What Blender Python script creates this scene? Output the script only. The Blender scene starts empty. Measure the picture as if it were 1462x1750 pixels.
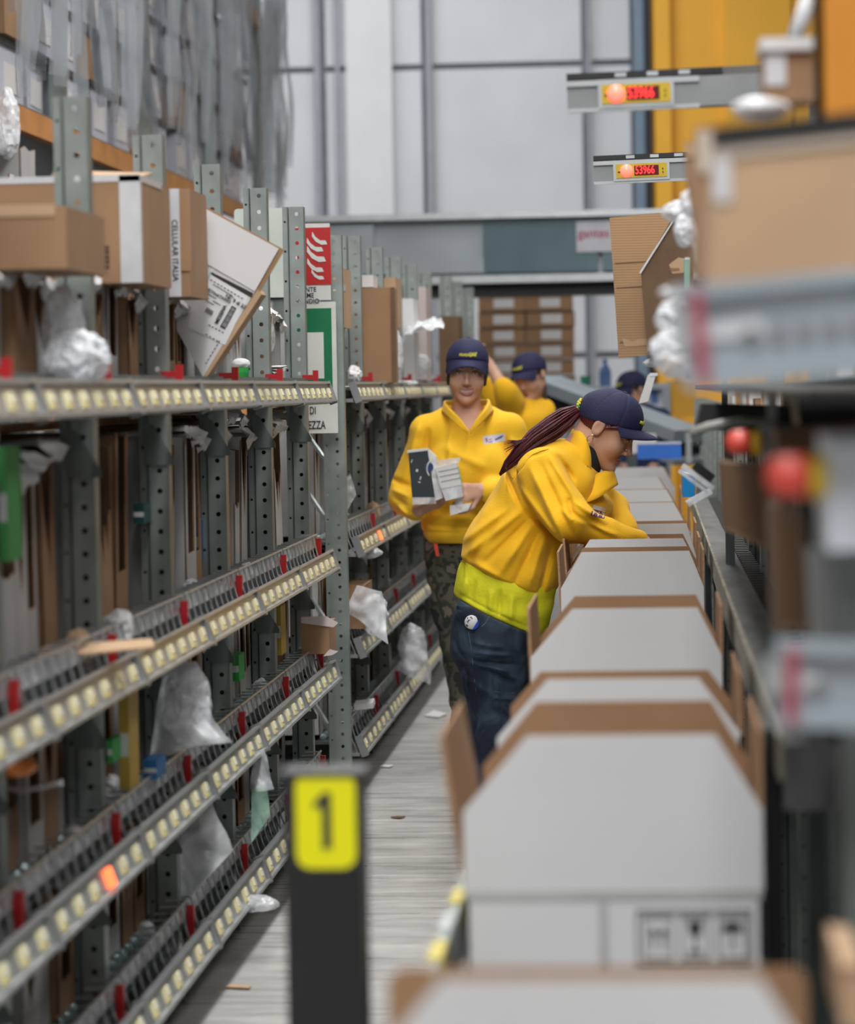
import bpy, math, random
import numpy as np
from mathutils import Vector, Matrix, Euler, noise
random.seed(7)
SC = bpy.context.scene
COL = SC.collection
# ------------------------------------------------------------- camera
F = 5200.0; RHO = .0175; CZ = 1.45          # focal length in pixels (frame 1462x1750), roll, eye height
_c, _s = math.cos(RHO), math.sin(RHO)
_u = 381*_c + 219*_s; _v = 219*_c - 381*_s
YAW = math.atan(_u/F); PIT = -math.atan(_v/math.hypot(F, _u))
FW = Vector((-math.sin(YAW)*math.cos(PIT), math.cos(YAW)*math.cos(PIT), math.sin(PIT)))
_r0 = Vector((math.cos(YAW), math.sin(YAW), 0)); _u0 = _r0.cross(FW)
RT = _r0*_c - _u0*_s; UPV = _u0*_c + _r0*_s
CAM = Vector((0, 0, CZ))
cd = bpy.data.cameras.new('camera'); cam = bpy.data.objects.new('camera', cd); COL.objects.link(cam)
m = Matrix((RT, UPV, -FW)).transposed().to_4x4(); m.translation = CAM; cam.matrix_world = m
cd.sensor_fit = 'HORIZONTAL'; cd.sensor_width = 24; cd.lens = 24*F/1462
cd.clip_start = .05; cd.clip_end = 200
cd.dof.use_dof = True; cd.dof.focus_distance = 9.45; cd.dof.aperture_fstop = 2.6; cd.dof.aperture_blades = 7
SC.camera = cam
# ------------------------------------------------------------- light
SC.view_settings.view_transform = 'Standard'; SC.view_settings.look = 'None'
SC.view_settings.exposure = 0.03; SC.view_settings.gamma = 1.0; SC.view_settings.use_curve_mapping = False
SC.cycles.max_bounces = 8; SC.cycles.transparent_max_bounces = 16
wd = bpy.data.worlds.new('hall_air'); SC.world = wd; wd.use_nodes = True
wd.node_tree.nodes['Background'].inputs[0].default_value = (.80, .90, 1, 1)
wd.node_tree.nodes['Background'].inputs[1].default_value = .05
def area(name, loc, sx, sy, power, col=(1, 1, 1), rot=(0, 0, 0)):
    l = bpy.data.lights.new(name, 'AREA'); l.shape = 'RECTANGLE'; l.size = sx; l.size_y = sy; l.energy = power; l.color = col
    o = bpy.data.objects.new(name, l); COL.objects.link(o); o.location = loc; o.rotation_euler = rot; return o
# rows of high-bay lamps over the aisle and the hall, then front fill
area('aisle_lamp', (-.35, 7.5, 6.0), .6, 17, 600, (1, .98, .95))
area('hall_lamp', (-3.0, 25.5, 7.5), 6, 5, 430, (.93, .97, 1))
area('hall_lamp', (3.2, 11, 7.0), 1.2, 22, 300, (1, .97, .93))
area('hall_lamp', (-5.0, 14, 7.2), 1.2, 16, 200, (.95, .98, 1))
area('front_fill', (-.6, -.5, 6.6), 3, 2.5, 330, (.96, .98, 1), (math.radians(34), 0, 0))  # unseen front light above the camera for the upright faces
area('front_fill', (1.2, -4.5, 3.2), 4, 2.4, 22, (.96, .98, 1), (math.radians(68), 0, math.radians(8)))  # unseen low fill added behind the camera to brighten the right rack posts
# ------------------------------------------------------------- pixel helpers (a pixel of the frame -> a point at a real distance)
def ray(px, py): return FW + RT*((px-731)/F) + UPV*((875-py)/F)
def atY(px, py, Y):
    d = ray(px, py); return CAM + d*(Y/d.y)
def atX(px, py, X):
    d = ray(px, py); return CAM + d*(X/d.x)
# ------------------------------------------------------------- materials
MATS = {}
def mat(name, col, rough=.6, metal=0, var=.08, scale=8, bump=0, bscale=60, emit=None, estr=1, alpha=1, trans=0, stretch=None, spec=.5, sheen=0):
    if name in MATS: return MATS[name]
    m = bpy.data.materials.new(name); m.use_nodes = True; nt = m.node_tree; N = nt.nodes; L = nt.links
    b = N['Principled BSDF']; b.inputs['Roughness'].default_value = rough; b.inputs['Metallic'].default_value = metal
    b.inputs['Specular IOR Level'].default_value = spec
    if sheen: b.inputs['Sheen Weight'].default_value = sheen
    tc = N.new('ShaderNodeTexCoord'); mp = N.new('ShaderNodeMapping'); L.new(tc.outputs['Object'], mp.inputs[0])
    if stretch: mp.inputs['Scale'].default_value = stretch
    nz = N.new('ShaderNodeTexNoise'); nz.inputs['Scale'].default_value = scale; nz.inputs['Detail'].default_value = 4; L.new(mp.outputs[0], nz.inputs[0])
    rp = N.new('ShaderNodeValToRGB'); rp.color_ramp.elements[0].position = .3; rp.color_ramp.elements[1].position = .7
    rp.color_ramp.elements[0].color = tuple(max(0, c*(1-var)) for c in col)+(1,); rp.color_ramp.elements[1].color = tuple(min(1, c*(1+var)) for c in col)+(1,)
    L.new(nz.outputs[0], rp.inputs[0]); L.new(rp.outputs[0], b.inputs['Base Color'])
    if bump:
        n2 = N.new('ShaderNodeTexNoise'); n2.inputs['Scale'].default_value = bscale; n2.inputs['Detail'].default_value = 3; L.new(mp.outputs[0], n2.inputs[0])
        bp = N.new('ShaderNodeBump'); bp.inputs['Strength'].default_value = bump; bp.inputs['Distance'].default_value = .01
        L.new(n2.outputs[0], bp.inputs['Height']); L.new(bp.outputs[0], b.inputs['Normal'])
    if emit:
        b.inputs['Emission Color'].default_value = emit+(1,); b.inputs['Emission Strength'].default_value = estr
    if trans: b.inputs['Transmission Weight'].default_value = trans
    if alpha < 1: b.inputs['Alpha'].default_value = alpha
    MATS[name] = m; return m
def plastic_film(name, col, alpha, rough=.18, bscale=14, bump=.8):
    m = mat(name, col, rough, 0, .1, 6, bump, bscale, alpha=alpha, spec=.9)
    nt = m.node_tree; b = nt.nodes['Principled BSDF']
    nz = nt.nodes.new('ShaderNodeTexNoise'); nz.inputs['Scale'].default_value = bscale*.7; nz.inputs['Detail'].default_value = 6; nz.inputs['Distortion'].default_value = 1.5
    tc = nt.nodes.new('ShaderNodeTexCoord'); nt.links.new(tc.outputs['Object'], nz.inputs[0])
    mr = nt.nodes.new('ShaderNodeMapRange'); mr.inputs[1].default_value = .35; mr.inputs[2].default_value = .68
    mr.inputs[3].default_value = alpha*.55; mr.inputs[4].default_value = min(1, alpha*1.5)
    nt.links.new(nz.outputs[0], mr.inputs[0]); nt.links.new(mr.outputs[0], b.inputs['Alpha'])
    return m
white_board = mat('white_coated_board', (.665, .658, .662), .55, 0, .05, 3, .03, 120)
grey_board = mat('grey_white_board', (.46, .455, .45), .6, 0, .12, 6, .05, 90)
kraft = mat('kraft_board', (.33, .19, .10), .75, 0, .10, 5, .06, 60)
kraft_in = mat('kraft_inside', (.155, .090, .050), .85, 0, .15, 7, .08, 60)  # kraft darkened so carton interiors look dim, shade put into the colour
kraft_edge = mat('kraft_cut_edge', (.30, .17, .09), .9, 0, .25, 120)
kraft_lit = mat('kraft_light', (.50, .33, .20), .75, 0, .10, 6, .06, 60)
galv = mat('galvanised_steel', (.29, .325, .31), .42, .55, .14, 14, .04, 80)
galv_dark = mat('galvanised_steel_dull', (.15, .172, .165), .5, .5, .18, 12, .04, 80)
alu = mat('aluminium_profile', (.50, .52, .53), .35, .7, .07, 10)
alu_grey = mat('grey_anodised', (.27, .275, .28), .4, .5, .08, 10)
red_pl = mat('red_plastic', (.42, .012, .015), .35, 0, .1, 10)
lens = mat('cream_lens', (.74, .68, .42), .3, 0, .12, 30, .1, 40)
lens_hi = mat('pale_lens_shading', (.86, .84, .68), .15, 0, .06, 30)  # paler half paints the L-shaped shading into the pad
lens_yel = mat('amber_lens_edge', (.70, .55, .14), .3, 0, .1, 30)
lit_red = mat('lit_orange_lens', (.9, .12, .04), .3, emit=(1, .16, .05), estr=2.2)
black = mat('black_paint', (.010, .010, .011), .45, 0, .2, 8)
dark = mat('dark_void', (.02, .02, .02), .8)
yellow_dec = mat('yellow_decal', (.80, .76, .0), .4, 0, .03, 4)
blue_pl = mat('blue_plastic', (.02, .16, .42), .35)
green_pl = mat('green_print', (.03, .33, .06), .45)
film = plastic_film('clear_film', (.84, .86, .90), .50, .22)
film_thick = plastic_film('cloudy_film', (.84, .86, .90), .80, .5, 12, .35)
film_strip = plastic_film('smoky_strip_film', (.33, .36, .39), .50, .3, 1.2, .2)
film_green = plastic_film('green_film', (.45, .75, .58), .7)
tape_w = mat('white_tape', (.62, .62, .64), .3, 0, .06, 20)
ink = mat('black_ink', (.02, .02, .022), .6)
ink_grey = mat('grey_ink', (.20, .19, .19), .6)
# ------------------------------------------------------------- mesh builder
class MB:
    def __init__(s): s.v = []; s.f = []; s.m = []; s.smooth = False
    def add(s, vs, fs, mi=0):
        n = len(s.v); s.v += [tuple(v) for v in vs]
        for k, f in enumerate(fs):
            s.f.append([i+n for i in f]); s.m.append(mi[k] if isinstance(mi, (list, tuple)) else mi)
        return s
    def box(s, c, d, mi=0, rot=None):
        x, y, z = [q/2 for q in d]
        vs = [Vector((a*x, b*y, e*z)) for e in (-1, 1) for b in (-1, 1) for a in (-1, 1)]
        if rot is not None:
            R = rot if isinstance(rot, Matrix) else Euler(rot).to_matrix(); vs = [R@v for v in vs]
        vs = [v+Vector(c) for v in vs]
        return s.add(vs, [(0, 2, 3, 1), (4, 5, 7, 6), (0, 1, 5, 4), (2, 6, 7, 3), (0, 4, 6, 2), (1, 3, 7, 5)], mi)
    def span(s, a, b, mi=0): return s.box([(p+q)/2 for p, q in zip(a, b)], [abs(q-p) for p, q in zip(a, b)], mi)
    def plate(s, poly, o, ex, ey, t, mats=(0, 0, 0)):
        """flat polygon (2-D points) in the frame o, ex, ey, thickness t towards ex x ey; mats = (face on the normal side, back, edge)"""
        o, ex, ey = Vector(o), Vector(ex), Vector(ey); n = ex.cross(ey).normalized()
        a = [o+ex*p[0]+ey*p[1] for p in poly]; b = [p+n*t for p in a]; k = len(a)
        s.add(a+b, [list(range(k))[::-1], list(range(k, 2*k))]+[(i, (i+1) % k, (i+1) % k+k, i+k) for i in range(k)], [mats[1], mats[0]]+[mats[2]]*k)
        return s
    def tube(s, pts, r, n=8, mi=0, cap=True):
        pts = [Vector(p) for p in pts]; R = r if isinstance(r, (list, tuple)) else [r]*len(pts)
        rings = []; ref = None
        for i, p in enumerate(pts):
            d = (pts[min(i+1, len(pts)-1)]-pts[max(i-1, 0)]).normalized()
            if ref is None: ref = Vector((0, 0, 1)) if abs(d.z) < .9 else Vector((1, 0, 0))
            a = d.cross(ref).normalized(); b = d.cross(a); ref = a.cross(d)*1.0 if False else ref
            rings.append([p+(a*math.cos(t)+b*math.sin(t))*R[i] for t in [2*math.pi*k/n for k in range(n)]])
        vs = [v for q in rings for v in q]; fs = []
        for i in range(len(pts)-1):
            for k in range(n): fs.append((i*n+k, i*n+(k+1) % n, (i+1)*n+(k+1) % n, (i+1)*n+k))
        if cap: fs += [list(range(n))[::-1], list(range((len(pts)-1)*n, len(pts)*n))]
        return s.add(vs, fs, mi)
    def lathe(s, prof, c, axis='Z', n=16, mi=0):
        vs = []; fs = []
        for r, h in prof:
            for k in range(n):
                t = 2*math.pi*k/n; q = (r*math.cos(t), r*math.sin(t), h)
                if axis == 'X': q = (q[2], q[0], q[1])
                if axis == 'Y': q = (q[1], q[2], q[0])
                vs.append(Vector(q)+Vector(c))
        for i in range(len(prof)-1):
            for k in range(n): fs.append((i*n+k, i*n+(k+1) % n, (i+1)*n+(k+1) % n, (i+1)*n+k))
        fs += [list(range(n))[::-1], list(range((len(prof)-1)*n, len(prof)*n))]
        return s.add(vs, fs, mi)
    def holes(s, w, n, pitch, r, o, ex, ey, mi=0):
        """perforated strip: width w along ex, n cells of length pitch along ey, one octagonal hole in each"""
        o, ex, ey = Vector(o), Vector(ex), Vector(ey)
        for i in range(n):
            c = o+ex*(w/2)+ey*(pitch*(i+.5)); vs = []
            for k in range(8):
                a = math.pi/4*k; dx, dy = math.cos(a), math.sin(a)
                sx = (1 if dx > .3 else -1 if dx < -.3 else 0); sy = (1 if dy > .3 else -1 if dy < -.3 else 0)
                vs.append(c+ex*(sx*w/2)+ey*(sy*pitch/2))
            for k in range(8):
                a = math.pi/4*k; vs.append(c+ex*(math.cos(a)*r)+ey*(math.sin(a)*r))
            s.add(vs, [(k, (k+1) % 8, (k+1) % 8+8, k+8) for k in range(8)], mi)
        return s
    def mesh(s, name, mats, smooth=False):
        me = bpy.data.meshes.new(name); me.from_pydata(s.v, [], s.f)
        for q in (mats if isinstance(mats, (list, tuple)) else [mats]): me.materials.append(q)
        me.polygons.foreach_set('material_index', s.m)
        if smooth: me.polygons.foreach_set('use_smooth', [True]*len(s.f))
        me.update(); return me
    def build(s, name, mats, parent=None, smooth=False, world=False):
        if world and parent is not None:
            o = parent.matrix_basis.inverted(); s.v = [tuple(o@Vector(v)) for v in s.v]
        ob = bpy.data.objects.new(name, s.mesh(name, mats, smooth)); COL.objects.link(ob)
        if parent is not None: ob.parent = parent
        return ob
def put(name, me, parent=None, loc=(0, 0, 0), rot=(0, 0, 0), sc=(1, 1, 1)):
    o = bpy.data.objects.new(name, me); COL.objects.link(o); o.parent = parent; o.location = loc; o.rotation_euler = rot; o.scale = sc; return o
def tag(o, label, cat, group=None):
    o['label'] = label; o['category'] = cat
    if group: o['group'] = group
    return o
def thing(name, label, cat, loc=(0, 0, 0), rot=(0, 0, 0), group=None):
    o = bpy.data.objects.new(name, None); COL.objects.link(o); o.location = loc; o.rotation_euler = rot; o.empty_display_size = .1
    return tag(o, label, cat, group)
def text(name, body, size, mat_, parent, loc, rot, ax='LEFT', depth=.0006, sx=1):
    c = bpy.data.curves.new(name, 'FONT'); c.body = body; c.size = size; c.extrude = depth; c.align_x = ax; c.align_y = 'CENTER'; c.resolution_u = 3
    c.materials.append(mat_); c.offset = size*.012
    o = bpy.data.objects.new(name, c); COL.objects.link(o); me = bpy.data.meshes.new_from_object(o.evaluated_get(bpy.context.evaluated_depsgraph_get()))
    bpy.data.objects.remove(o); o = bpy.data.objects.new(name, me); COL.objects.link(o)
    o.parent = parent; o.location = loc; o.rotation_euler = rot; o.scale = (sx, 1, 1); return o
def crumple(name, c, rad, mat_, seed=0, amp=.25, sub=4, freq=7, parent=None, gather=None):
    """crumpled bag: an icosphere pushed in and out by ridged noise"""
    import bmesh
    bm = bmesh.new(); bmesh.ops.create_icosphere(bm, subdivisions=sub, radius=1)
    amp *= .62
    for v in bm.verts:
        p = v.co.copy(); q = Vector((p.x*rad[0], p.y*rad[1], p.z*rad[2]))
        k = noise.noise(q*freq+Vector((seed*7.1, seed*3.3, 0))); r = (1-abs(noise.noise(q*freq*2.3+Vector((seed, 5, seed))))*2.2)*1.6+(1-abs(noise.noise(q*freq*5.3+Vector((seed, 5, seed))))*2.2)*.9
        f = 1+amp*k*1.3+amp*.5*(r-.5)
        if gather and p.z > gather: f *= max(.25, 1-(p.z-gather)*1.1)
        v.co = q*f
    me = bpy.data.meshes.new(name); bm.to_mesh(me); bm.free(); me.materials.append(mat_)
    me.polygons.foreach_set('use_smooth', [False]*len(me.polygons))
    o = bpy.data.objects.new(name, me); COL.objects.link(o); o.location = c; o.parent = parent; return o
def sheet(name, pts, mat_, nu=14, nv=14, amp=.02, freq=9, seed=0, t=.0):
    """crumpled film sheet over a quad of four world points; origin at the first"""
    a, b, c, d = [Vector(p) for p in pts]; n = (b-a).cross(d-a).normalized(); mb = MB()
    for j in range(nv+1):
        for i in range(nu+1):
            u, v = i/nu, j/nv; p = a*(1-u)*(1-v)+b*u*(1-v)+c*u*v+d*(1-u)*v
            k = noise.noise(p*freq+Vector((seed*3.7, 0, seed)))+.5*noise.noise(p*freq*2.7+Vector((0, seed*5.1, 0)))
            e = noise.noise(p*freq*1.3+Vector((9, seed, 2)))
            mb.v.append(tuple(p-a+n*k*amp+(b-a).normalized()*e*amp*.6+Vector((0, 0, e*amp*.5))))
    mb.f = [(j*(nu+1)+i, j*(nu+1)+i+1, (j+1)*(nu+1)+i+1, (j+1)*(nu+1)+i) for j in range(nv) for i in range(nu)]; mb.m = [0]*len(mb.f)
    o = mb.build(name, mat_, smooth=True); o.location = a; return o
# ============================================================= setting
def struct(name, mb, mats, parent=None, smooth=False):
    o = mb.build(name, mats, parent, smooth)
    if parent is None: o['kind'] = 'structure'
    return o
# floor: worn concrete
fl = bpy.data.materials.new('worn_concrete'); fl.use_nodes = True
nt = fl.node_tree; N = nt.nodes; L = nt.links; b = N['Principled BSDF']
tc = N.new('ShaderNodeTexCoord'); mp = N.new('ShaderNodeMapping'); mp.inputs['Scale'].default_value = (1.2, 2.2, 1); L.new(tc.outputs['Object'], mp.inputs[0])
n1 = N.new('ShaderNodeTexNoise'); n1.inputs['Scale'].default_value = 3; n1.inputs['Detail'].default_value = 8; n1.inputs['Roughness'].default_value = .65; L.new(mp.outputs[0], n1.inputs[0])
r1 = N.new('ShaderNodeValToRGB'); r1.color_ramp.elements[0].position = .3; r1.color_ramp.elements[0].color = (.30, .295, .285, 1); r1.color_ramp.elements[1].position = .72; r1.color_ramp.elements[1].color = (.52, .51, .49, 1)
L.new(n1.outputs[0], r1.inputs[0]); L.new(r1.outputs[0], b.inputs['Base Color'])
mp2 = N.new('ShaderNodeMapping'); mp2.inputs['Scale'].default_value = (.8, 7, 1); L.new(tc.outputs['Object'], mp2.inputs[0])
n2 = N.new('ShaderNodeTexNoise'); n2.inputs['Scale'].default_value = 2.5; n2.inputs['Detail'].default_value = 5; L.new(mp2.outputs[0], n2.inputs[0])
r2 = N.new('ShaderNodeMapRange'); r2.inputs[1].default_value = .35; r2.inputs[2].default_value = .7; r2.inputs[3].default_value = .22; r2.inputs[4].default_value = .6
L.new(n2.outputs[0], r2.inputs[0]); L.new(r2.outputs[0], b.inputs['Roughness'])
bp = N.new('ShaderNodeBump'); bp.inputs['Strength'].default_value = .07; bp.inputs['Distance'].default_value = .01; L.new(n2.outputs[0], bp.inputs['Height']); L.new(bp.outputs[0], b.inputs['Normal'])
struct('floor', MB().span((-9, -6, -.1), (9, 33, 0)), fl)
wall_w = mat('wall_panel_concrete', (.66, .66, .68), .8, 0, .05, 1.5, .03, 20)
wall_g = mat('wall_joint_grey', (.36, .37, .40), .8)
wall_lt = mat('wall_column_concrete', (.72, .72, .72), .8, 0, .05, 2)
# far wall: concrete panels with recessed joints, each panel a piece
wb = struct('wall_back', MB().span((-9, 30.25, 0), (9, 30.5, 9)), wall_g)
xs = [-9, -6.2, -3.20, -2.18, -.60, -.12]
zs = [0, 1.75, 3.05, 4.62, 7.2, 9]
for i in range(5):
    for j in range(5):
        MB().span((xs[i]+.035, 30.14, zs[j]+.03), (xs[i+1]-.035, 30.26, zs[j+1]-.03)).build('wall_panel', wall_w, wb)
MB().span((-2.95, 30.0, 0), (-2.5, 30.2, 9)).build('wall_column', wall_lt, wb)
# thin grey pipes on the wall joints
for x, r in ((-3.04, .025), (-3.24, .035), (-2.13, .035), (-.55, .02)):
    MB().tube([(x, 30.05, 0), (x, 30.05, 9)], r, 8).build('wall_conduit', wall_g, wb)
orange = mat('orange_panel', (.92, .47, .04), .55, 0, .05, 2)
orange_d = mat('orange_painted_steel', (.62, .24, .02), .45, 0, .08, 4)
blue_grey = mat('blue_grey_strip', (.19, .26, .34), .5)
MB().span((-.12, 30.02, 0), (-.02, 30.2, 9)).build('edge_strip', blue_grey, wb)
MB().span((-.02, 30.0, 0), (.05, 30.2, 9)).build('edge_strip', black, wb)
# orange sliding gate of ribbed sheets beside the wall panels
og = MB().span((.05, 30.1, 0), (5.6, 30.2, 9)).build('orange_backing', orange, wb)
for k in range(8): MB().span((.08+k*.68, 30.0, 0), (.08+k*.68+.66 if k else .24, 30.12, 9)).build('gate_sheet', orange, wb)
struct('wall_left', MB().span((-9.2, -6, 0), (-9, 30.5, 9)), wall_w)
struct('wall_right', MB().span((9, -6, 0), (9.2, 30.5, 9)), wall_w)
struct('wall_front', MB().span((-9, -6.2, 0), (9, -6, 9)), wall_w)
struct('ceiling', MB().span((-9, -6, 9), (9, 30.5, 9.2)), mat('ceiling_deck', (.5, .5, .5), .8))
# ============================================================= overhead gantry at the aisle's end
gl = mat('smoked_glass_panel', (.16, .24, .27), .12, .2, .15, 2)
gm = mat('gantry_grey_metal', (.34, .38, .40), .35, .4, .1, 3)
gt = thing('overhead_gantry', 'long grey metal and glass box beam crossing high over the far end', 'gantry', (0, 20, 2.15))
MB().span((-2.56, -.1, .40), (3.2, .5, .44)).build('top_rail', alu, gt)
MB().span((-2.56, -.06, -.02), (3.2, .5, .03)).build('bottom_rail', alu, gt)
MB().span((-2.56, .06, .03), (3.2, .45, .40)).build('casing', gm, gt)
for k, x in enumerate((-9, -2.55, -1.80, -1.08, -.3, .48, 1.26, 2.04)):
    if x < -5: continue
    MB().span((x, -.03, .05), (x+(.75 if k != 2 else .72), .05, .38 if k != 2 else .14)).build('panel', gl if k in (3, 4, 5, 6) else gm, gt)
MB().span((-2.56, .1, -.10), (3.2, .5, -.02)).build('shade', black, gt)  # black slab stands in for the shade under the beam
for x in (-2.5, 3.0): MB().span((x, .1, -2.15), (x+.12, .25, 0)).build('leg', galv, gt)
plq = MB().span((-.47, -.045, .17), (-.20, -.035, .37)).build('name_plate', mat('plate_white', (.62, .62, .68), .5), gt)
text('plate_lettering', 'gantes', .085, mat('plate_red', (.45, .05, .14), .5), plq, (-.46, -.047, .29), (math.pi/2, 0, 0), sx=.95)
# ============================================================= left flow rack
RX, PX = -1.06, -1.17
LEV = (1.44, .885, .52, .165)
lens_me = MB().box((0, 0, 0), (.006, .062, .032), 0).box((.003, .012, .005), (.006, .024, .018), 1).box((.003, -.018, -.012), (.004, .012, .007), 2).mesh('pick_light', [lens, lens_hi, lens_yel])
lens_lit = MB().box((0, 0, 0), (.010, .062, .036), 0).mesh('pick_light_lit', [lit_red])
def post_mesh(h):
    n = int(h/.047); mb = MB()
    mb.holes(.044, n, h/n, .0065, (-.009, 0, 0), (1, 0, 0), (0, 0, 1), 0)
    mb.holes(.016, n//2, h/(n//2), .004, (-.035, .004, 0), (1, 0, 0), (0, 0, 1), 0)
    mb.span((-.019, .001, 0), (-.0155, .012, h), 1); mb.span((-.013, .0015, 0), (-.009, .03, h), 0)
    mb.span((.033, .0005, 0), (.035, .055, h), 0); mb.span((-.035, .0045, 0), (-.033, .055, h), 0)
    mb.span((-.035, .053, 0), (-.012, .055, h), 1); mb.span((.012, .053, 0), (.035, .055, h), 1)
    mb.holes(.05, n, h/n, .0065, (.0351, .002, 0), (0, 1, 0), (0, 0, 1), 0)
    mb.span((-.031, .02, 0), (.031, .022, 1.42), 2)  # dark strip added inside so the lower holes look shaded
    return mb.mesh('post', [galv, galv_dark, dark])
post_me = post_mesh(2.055)
seg_cache = {}
def seg_mesh(Lg):
    k = round(Lg, 3)
    if k not in seg_cache:
        mb = MB(); t = math.radians(20)
        R = Euler((0, -t, 0)).to_matrix()
        mb.box((0, Lg/2, 0), (.012, Lg-.012, .066), 0, R)
        for s_ in (-1, 1): mb.box(R@Vector((.008, 0, s_*.031))+Vector((0, Lg/2, 0)), (.016, Lg-.012, .007), 0, R)
        for y in (.008, Lg-.008): mb.box((.003, y, 0), (.026, .016, .078), 1, R)
        mb.box((-.03, Lg/2, -.03), (.05, Lg, .012), 1)
        seg_cache[k] = mb.mesh('light_rail', [alu, alu_grey])
    return seg_cache[k]
def guard_low(Lg):
    mb = MB(); mb.tube([(.01, .01, .03), (.014, Lg*.5, .026), (.01, Lg-.01, .03)], .004, 5, 0); mb.tube([(.03, .01, .035), (.036, Lg*.5, .027), (.03, Lg-.01, .035)], .004, 5, 0)
    for i in range(12): mb.tube([(.01, .05+(Lg-.1)*i/11, .03), (.033, .05+(Lg-.1)*i/11, .03)], .0025, 4, 0)
    return mb.mesh('wire_guard', [alu])
def guard_mesh(Lg):
    mb = MB(); n = 11
    mb.span((-.005, 0, .055), (-.002, Lg, .095), 1)
    mb.tube([(0, .01, .097), (0, Lg-.01, .097)], .0035, 5, 0); mb.tube([(.035, .01, -.012), (.035, Lg-.01, -.012)], .0035, 5, 0)
    for i in range(n):
        y = .03+(Lg-.06)*i/(n-1); mb.tube([(-.05, y, .095), (0, y, .097), (.012, y, .04), (.035, y, -.015)], .0028, 5, 0)
    return mb.mesh('wire_guard', [alu, film])
def rollers_mesh(Lg):
    mb = MB(); mb.span((-.9, 0, -.022), (.0, Lg, -.012), 1); mb.span((0, 0, -.022), (.004, Lg, .02), 1)
    for r_ in range(2):
        for i in range(13):
            y = .05+(Lg-.1)*i/12; mb.lathe([(.006, -.012), (.013, -.008), (.013, .008), (.006, .012)], (-.02-.045*r_, y, .0), 'Y', 8, 0)
    return mb.mesh('roller_track', [mat('clear_roller', (.35, .48, .50), .12, .1), galv_dark])
clip_me = MB().span((-.005, -.008, -.035), (.012, .008, .075)).span((-.04, -.006, .045), (.0, .006, .06)).mesh('red_clip', [red_pl])
gus_me = MB().plate([(0, 0), (.07, 0), (.07, .012), (.0, .13), (-.0, .13)], (0, 0, -.16), (1, 0, 0), (0, 0, 1), .004, (0, 0, 0)).lathe([(.009, -.004), (.009, 0)], (.02, -.004, -.055), 'Y', 8, 1).mesh('gusset', [galv_dark, galv])
LITS = {('a', 2, 6.13-.96, 3), ('b', 1, 11.98, 0)}
def flow_rack(name, label, ys, lv_extra=.0, key='a', first=0):
    t = thing(name, label, 'flow rack', (PX, ys[0], 0))
    Y0 = ys[0]; lens_n = 0
    for y in ys[first:]: put('post', post_me, t, (0, y-Y0, 0))
    for y in ys[first:]: put('post', post_me, t, (-.95, y-Y0, 0))
    for li, z in enumerate(LEV):
        put_top = li == 0
        for i in range(len(ys)-1):
            Lg = ys[i+1]-ys[i]; y = ys[i]-Y0+.01
            s = put('light_rail', seg_mesh(Lg), t, (RX-PX+.0, y, z))
            for k in range(6):
                lit = (key, li, i, k) in LIT
                put('pick_light', lens_lit if lit else lens_me, s, (.0075, Lg*(k+.62)/6.15, .0), (0, -math.radians(20), 0))
            gk = (round(Lg, 2), li == 0)
            g = put('wire_guard', guard_me[gk] if gk in guard_me else guard_me.setdefault(gk, (guard_low if li == 0 else guard_mesh)(Lg)), t, (RX-PX-.05, y, z-.01))
            r = put('roller_track', roll_me[round(Lg, 2)] if round(Lg, 2) in roll_me else roll_me.setdefault(round(Lg, 2), rollers_mesh(Lg)), t, (RX-PX-.075, y, z+.03))
            put('red_clip', clip_me, t, (RX-PX-.045, ys[i+1]-Y0-.02, z))
            if i >= 0: put('gusset', gus_me, t, (-.02, ys[i+1]-Y0-.006, z))
    return t
guard_me = {}; roll_me = {}
LIT = {('a', 2, 1, 3), ('b', 1, 0, 4)}
YS1 = [4.22, 5.18, 6.14, 7.10, 8.06, 9.04, 10.01]
YS2 = [10.86, 11.98, 12.98, 13.95, 14.90, 15.86]
ra = flow_rack('flow_rack', 'long galvanised carton rack with four cream-lit rails before the alarm sign', YS1, key='a')
rb = flow_rack('flow_rack', 'galvanised carton rack continuing beyond the tall sign post', YS2, key='b', first=1)
rc = thing('flow_rack', 'last short stretch of perforated posts near the brown pallets', 'flow rack', (PX, 17.5, 0))
for y in (0, 1.0, 2.2): put('post', post_me, rc, (0, y, 0), sc=(1, 1, 1.02))
for z in LEV: MB().span((-.9, -.2, z), (.05, 2.4, z+.06)).build('shelf', alu_grey, rc)
for t, a, b_ in ((ra, YS1[0], YS1[-1]), (rb, YS2[0]+.15, YS2[-1])):
    MB().span((-.30, 0, 1.365), (-.28, b_-a, 1.385)).span((-.45, 0, 1.33), (-.43, b_-a, 1.345)).build('edge_board', mat('orange_wood', (.50, .25, .08), .6, 0, .2, 20), t)
# back sheet hiding the far side of the racks
for t, a, b_ in ((ra, YS1[0], YS1[-1]), (rb, YS2[0]+.15, YS2[-1])):
    MB().span((-.98, 0, .05), (-.96, b_-a, 1.42)).build('dark_backing', galv_dark, t)
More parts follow.
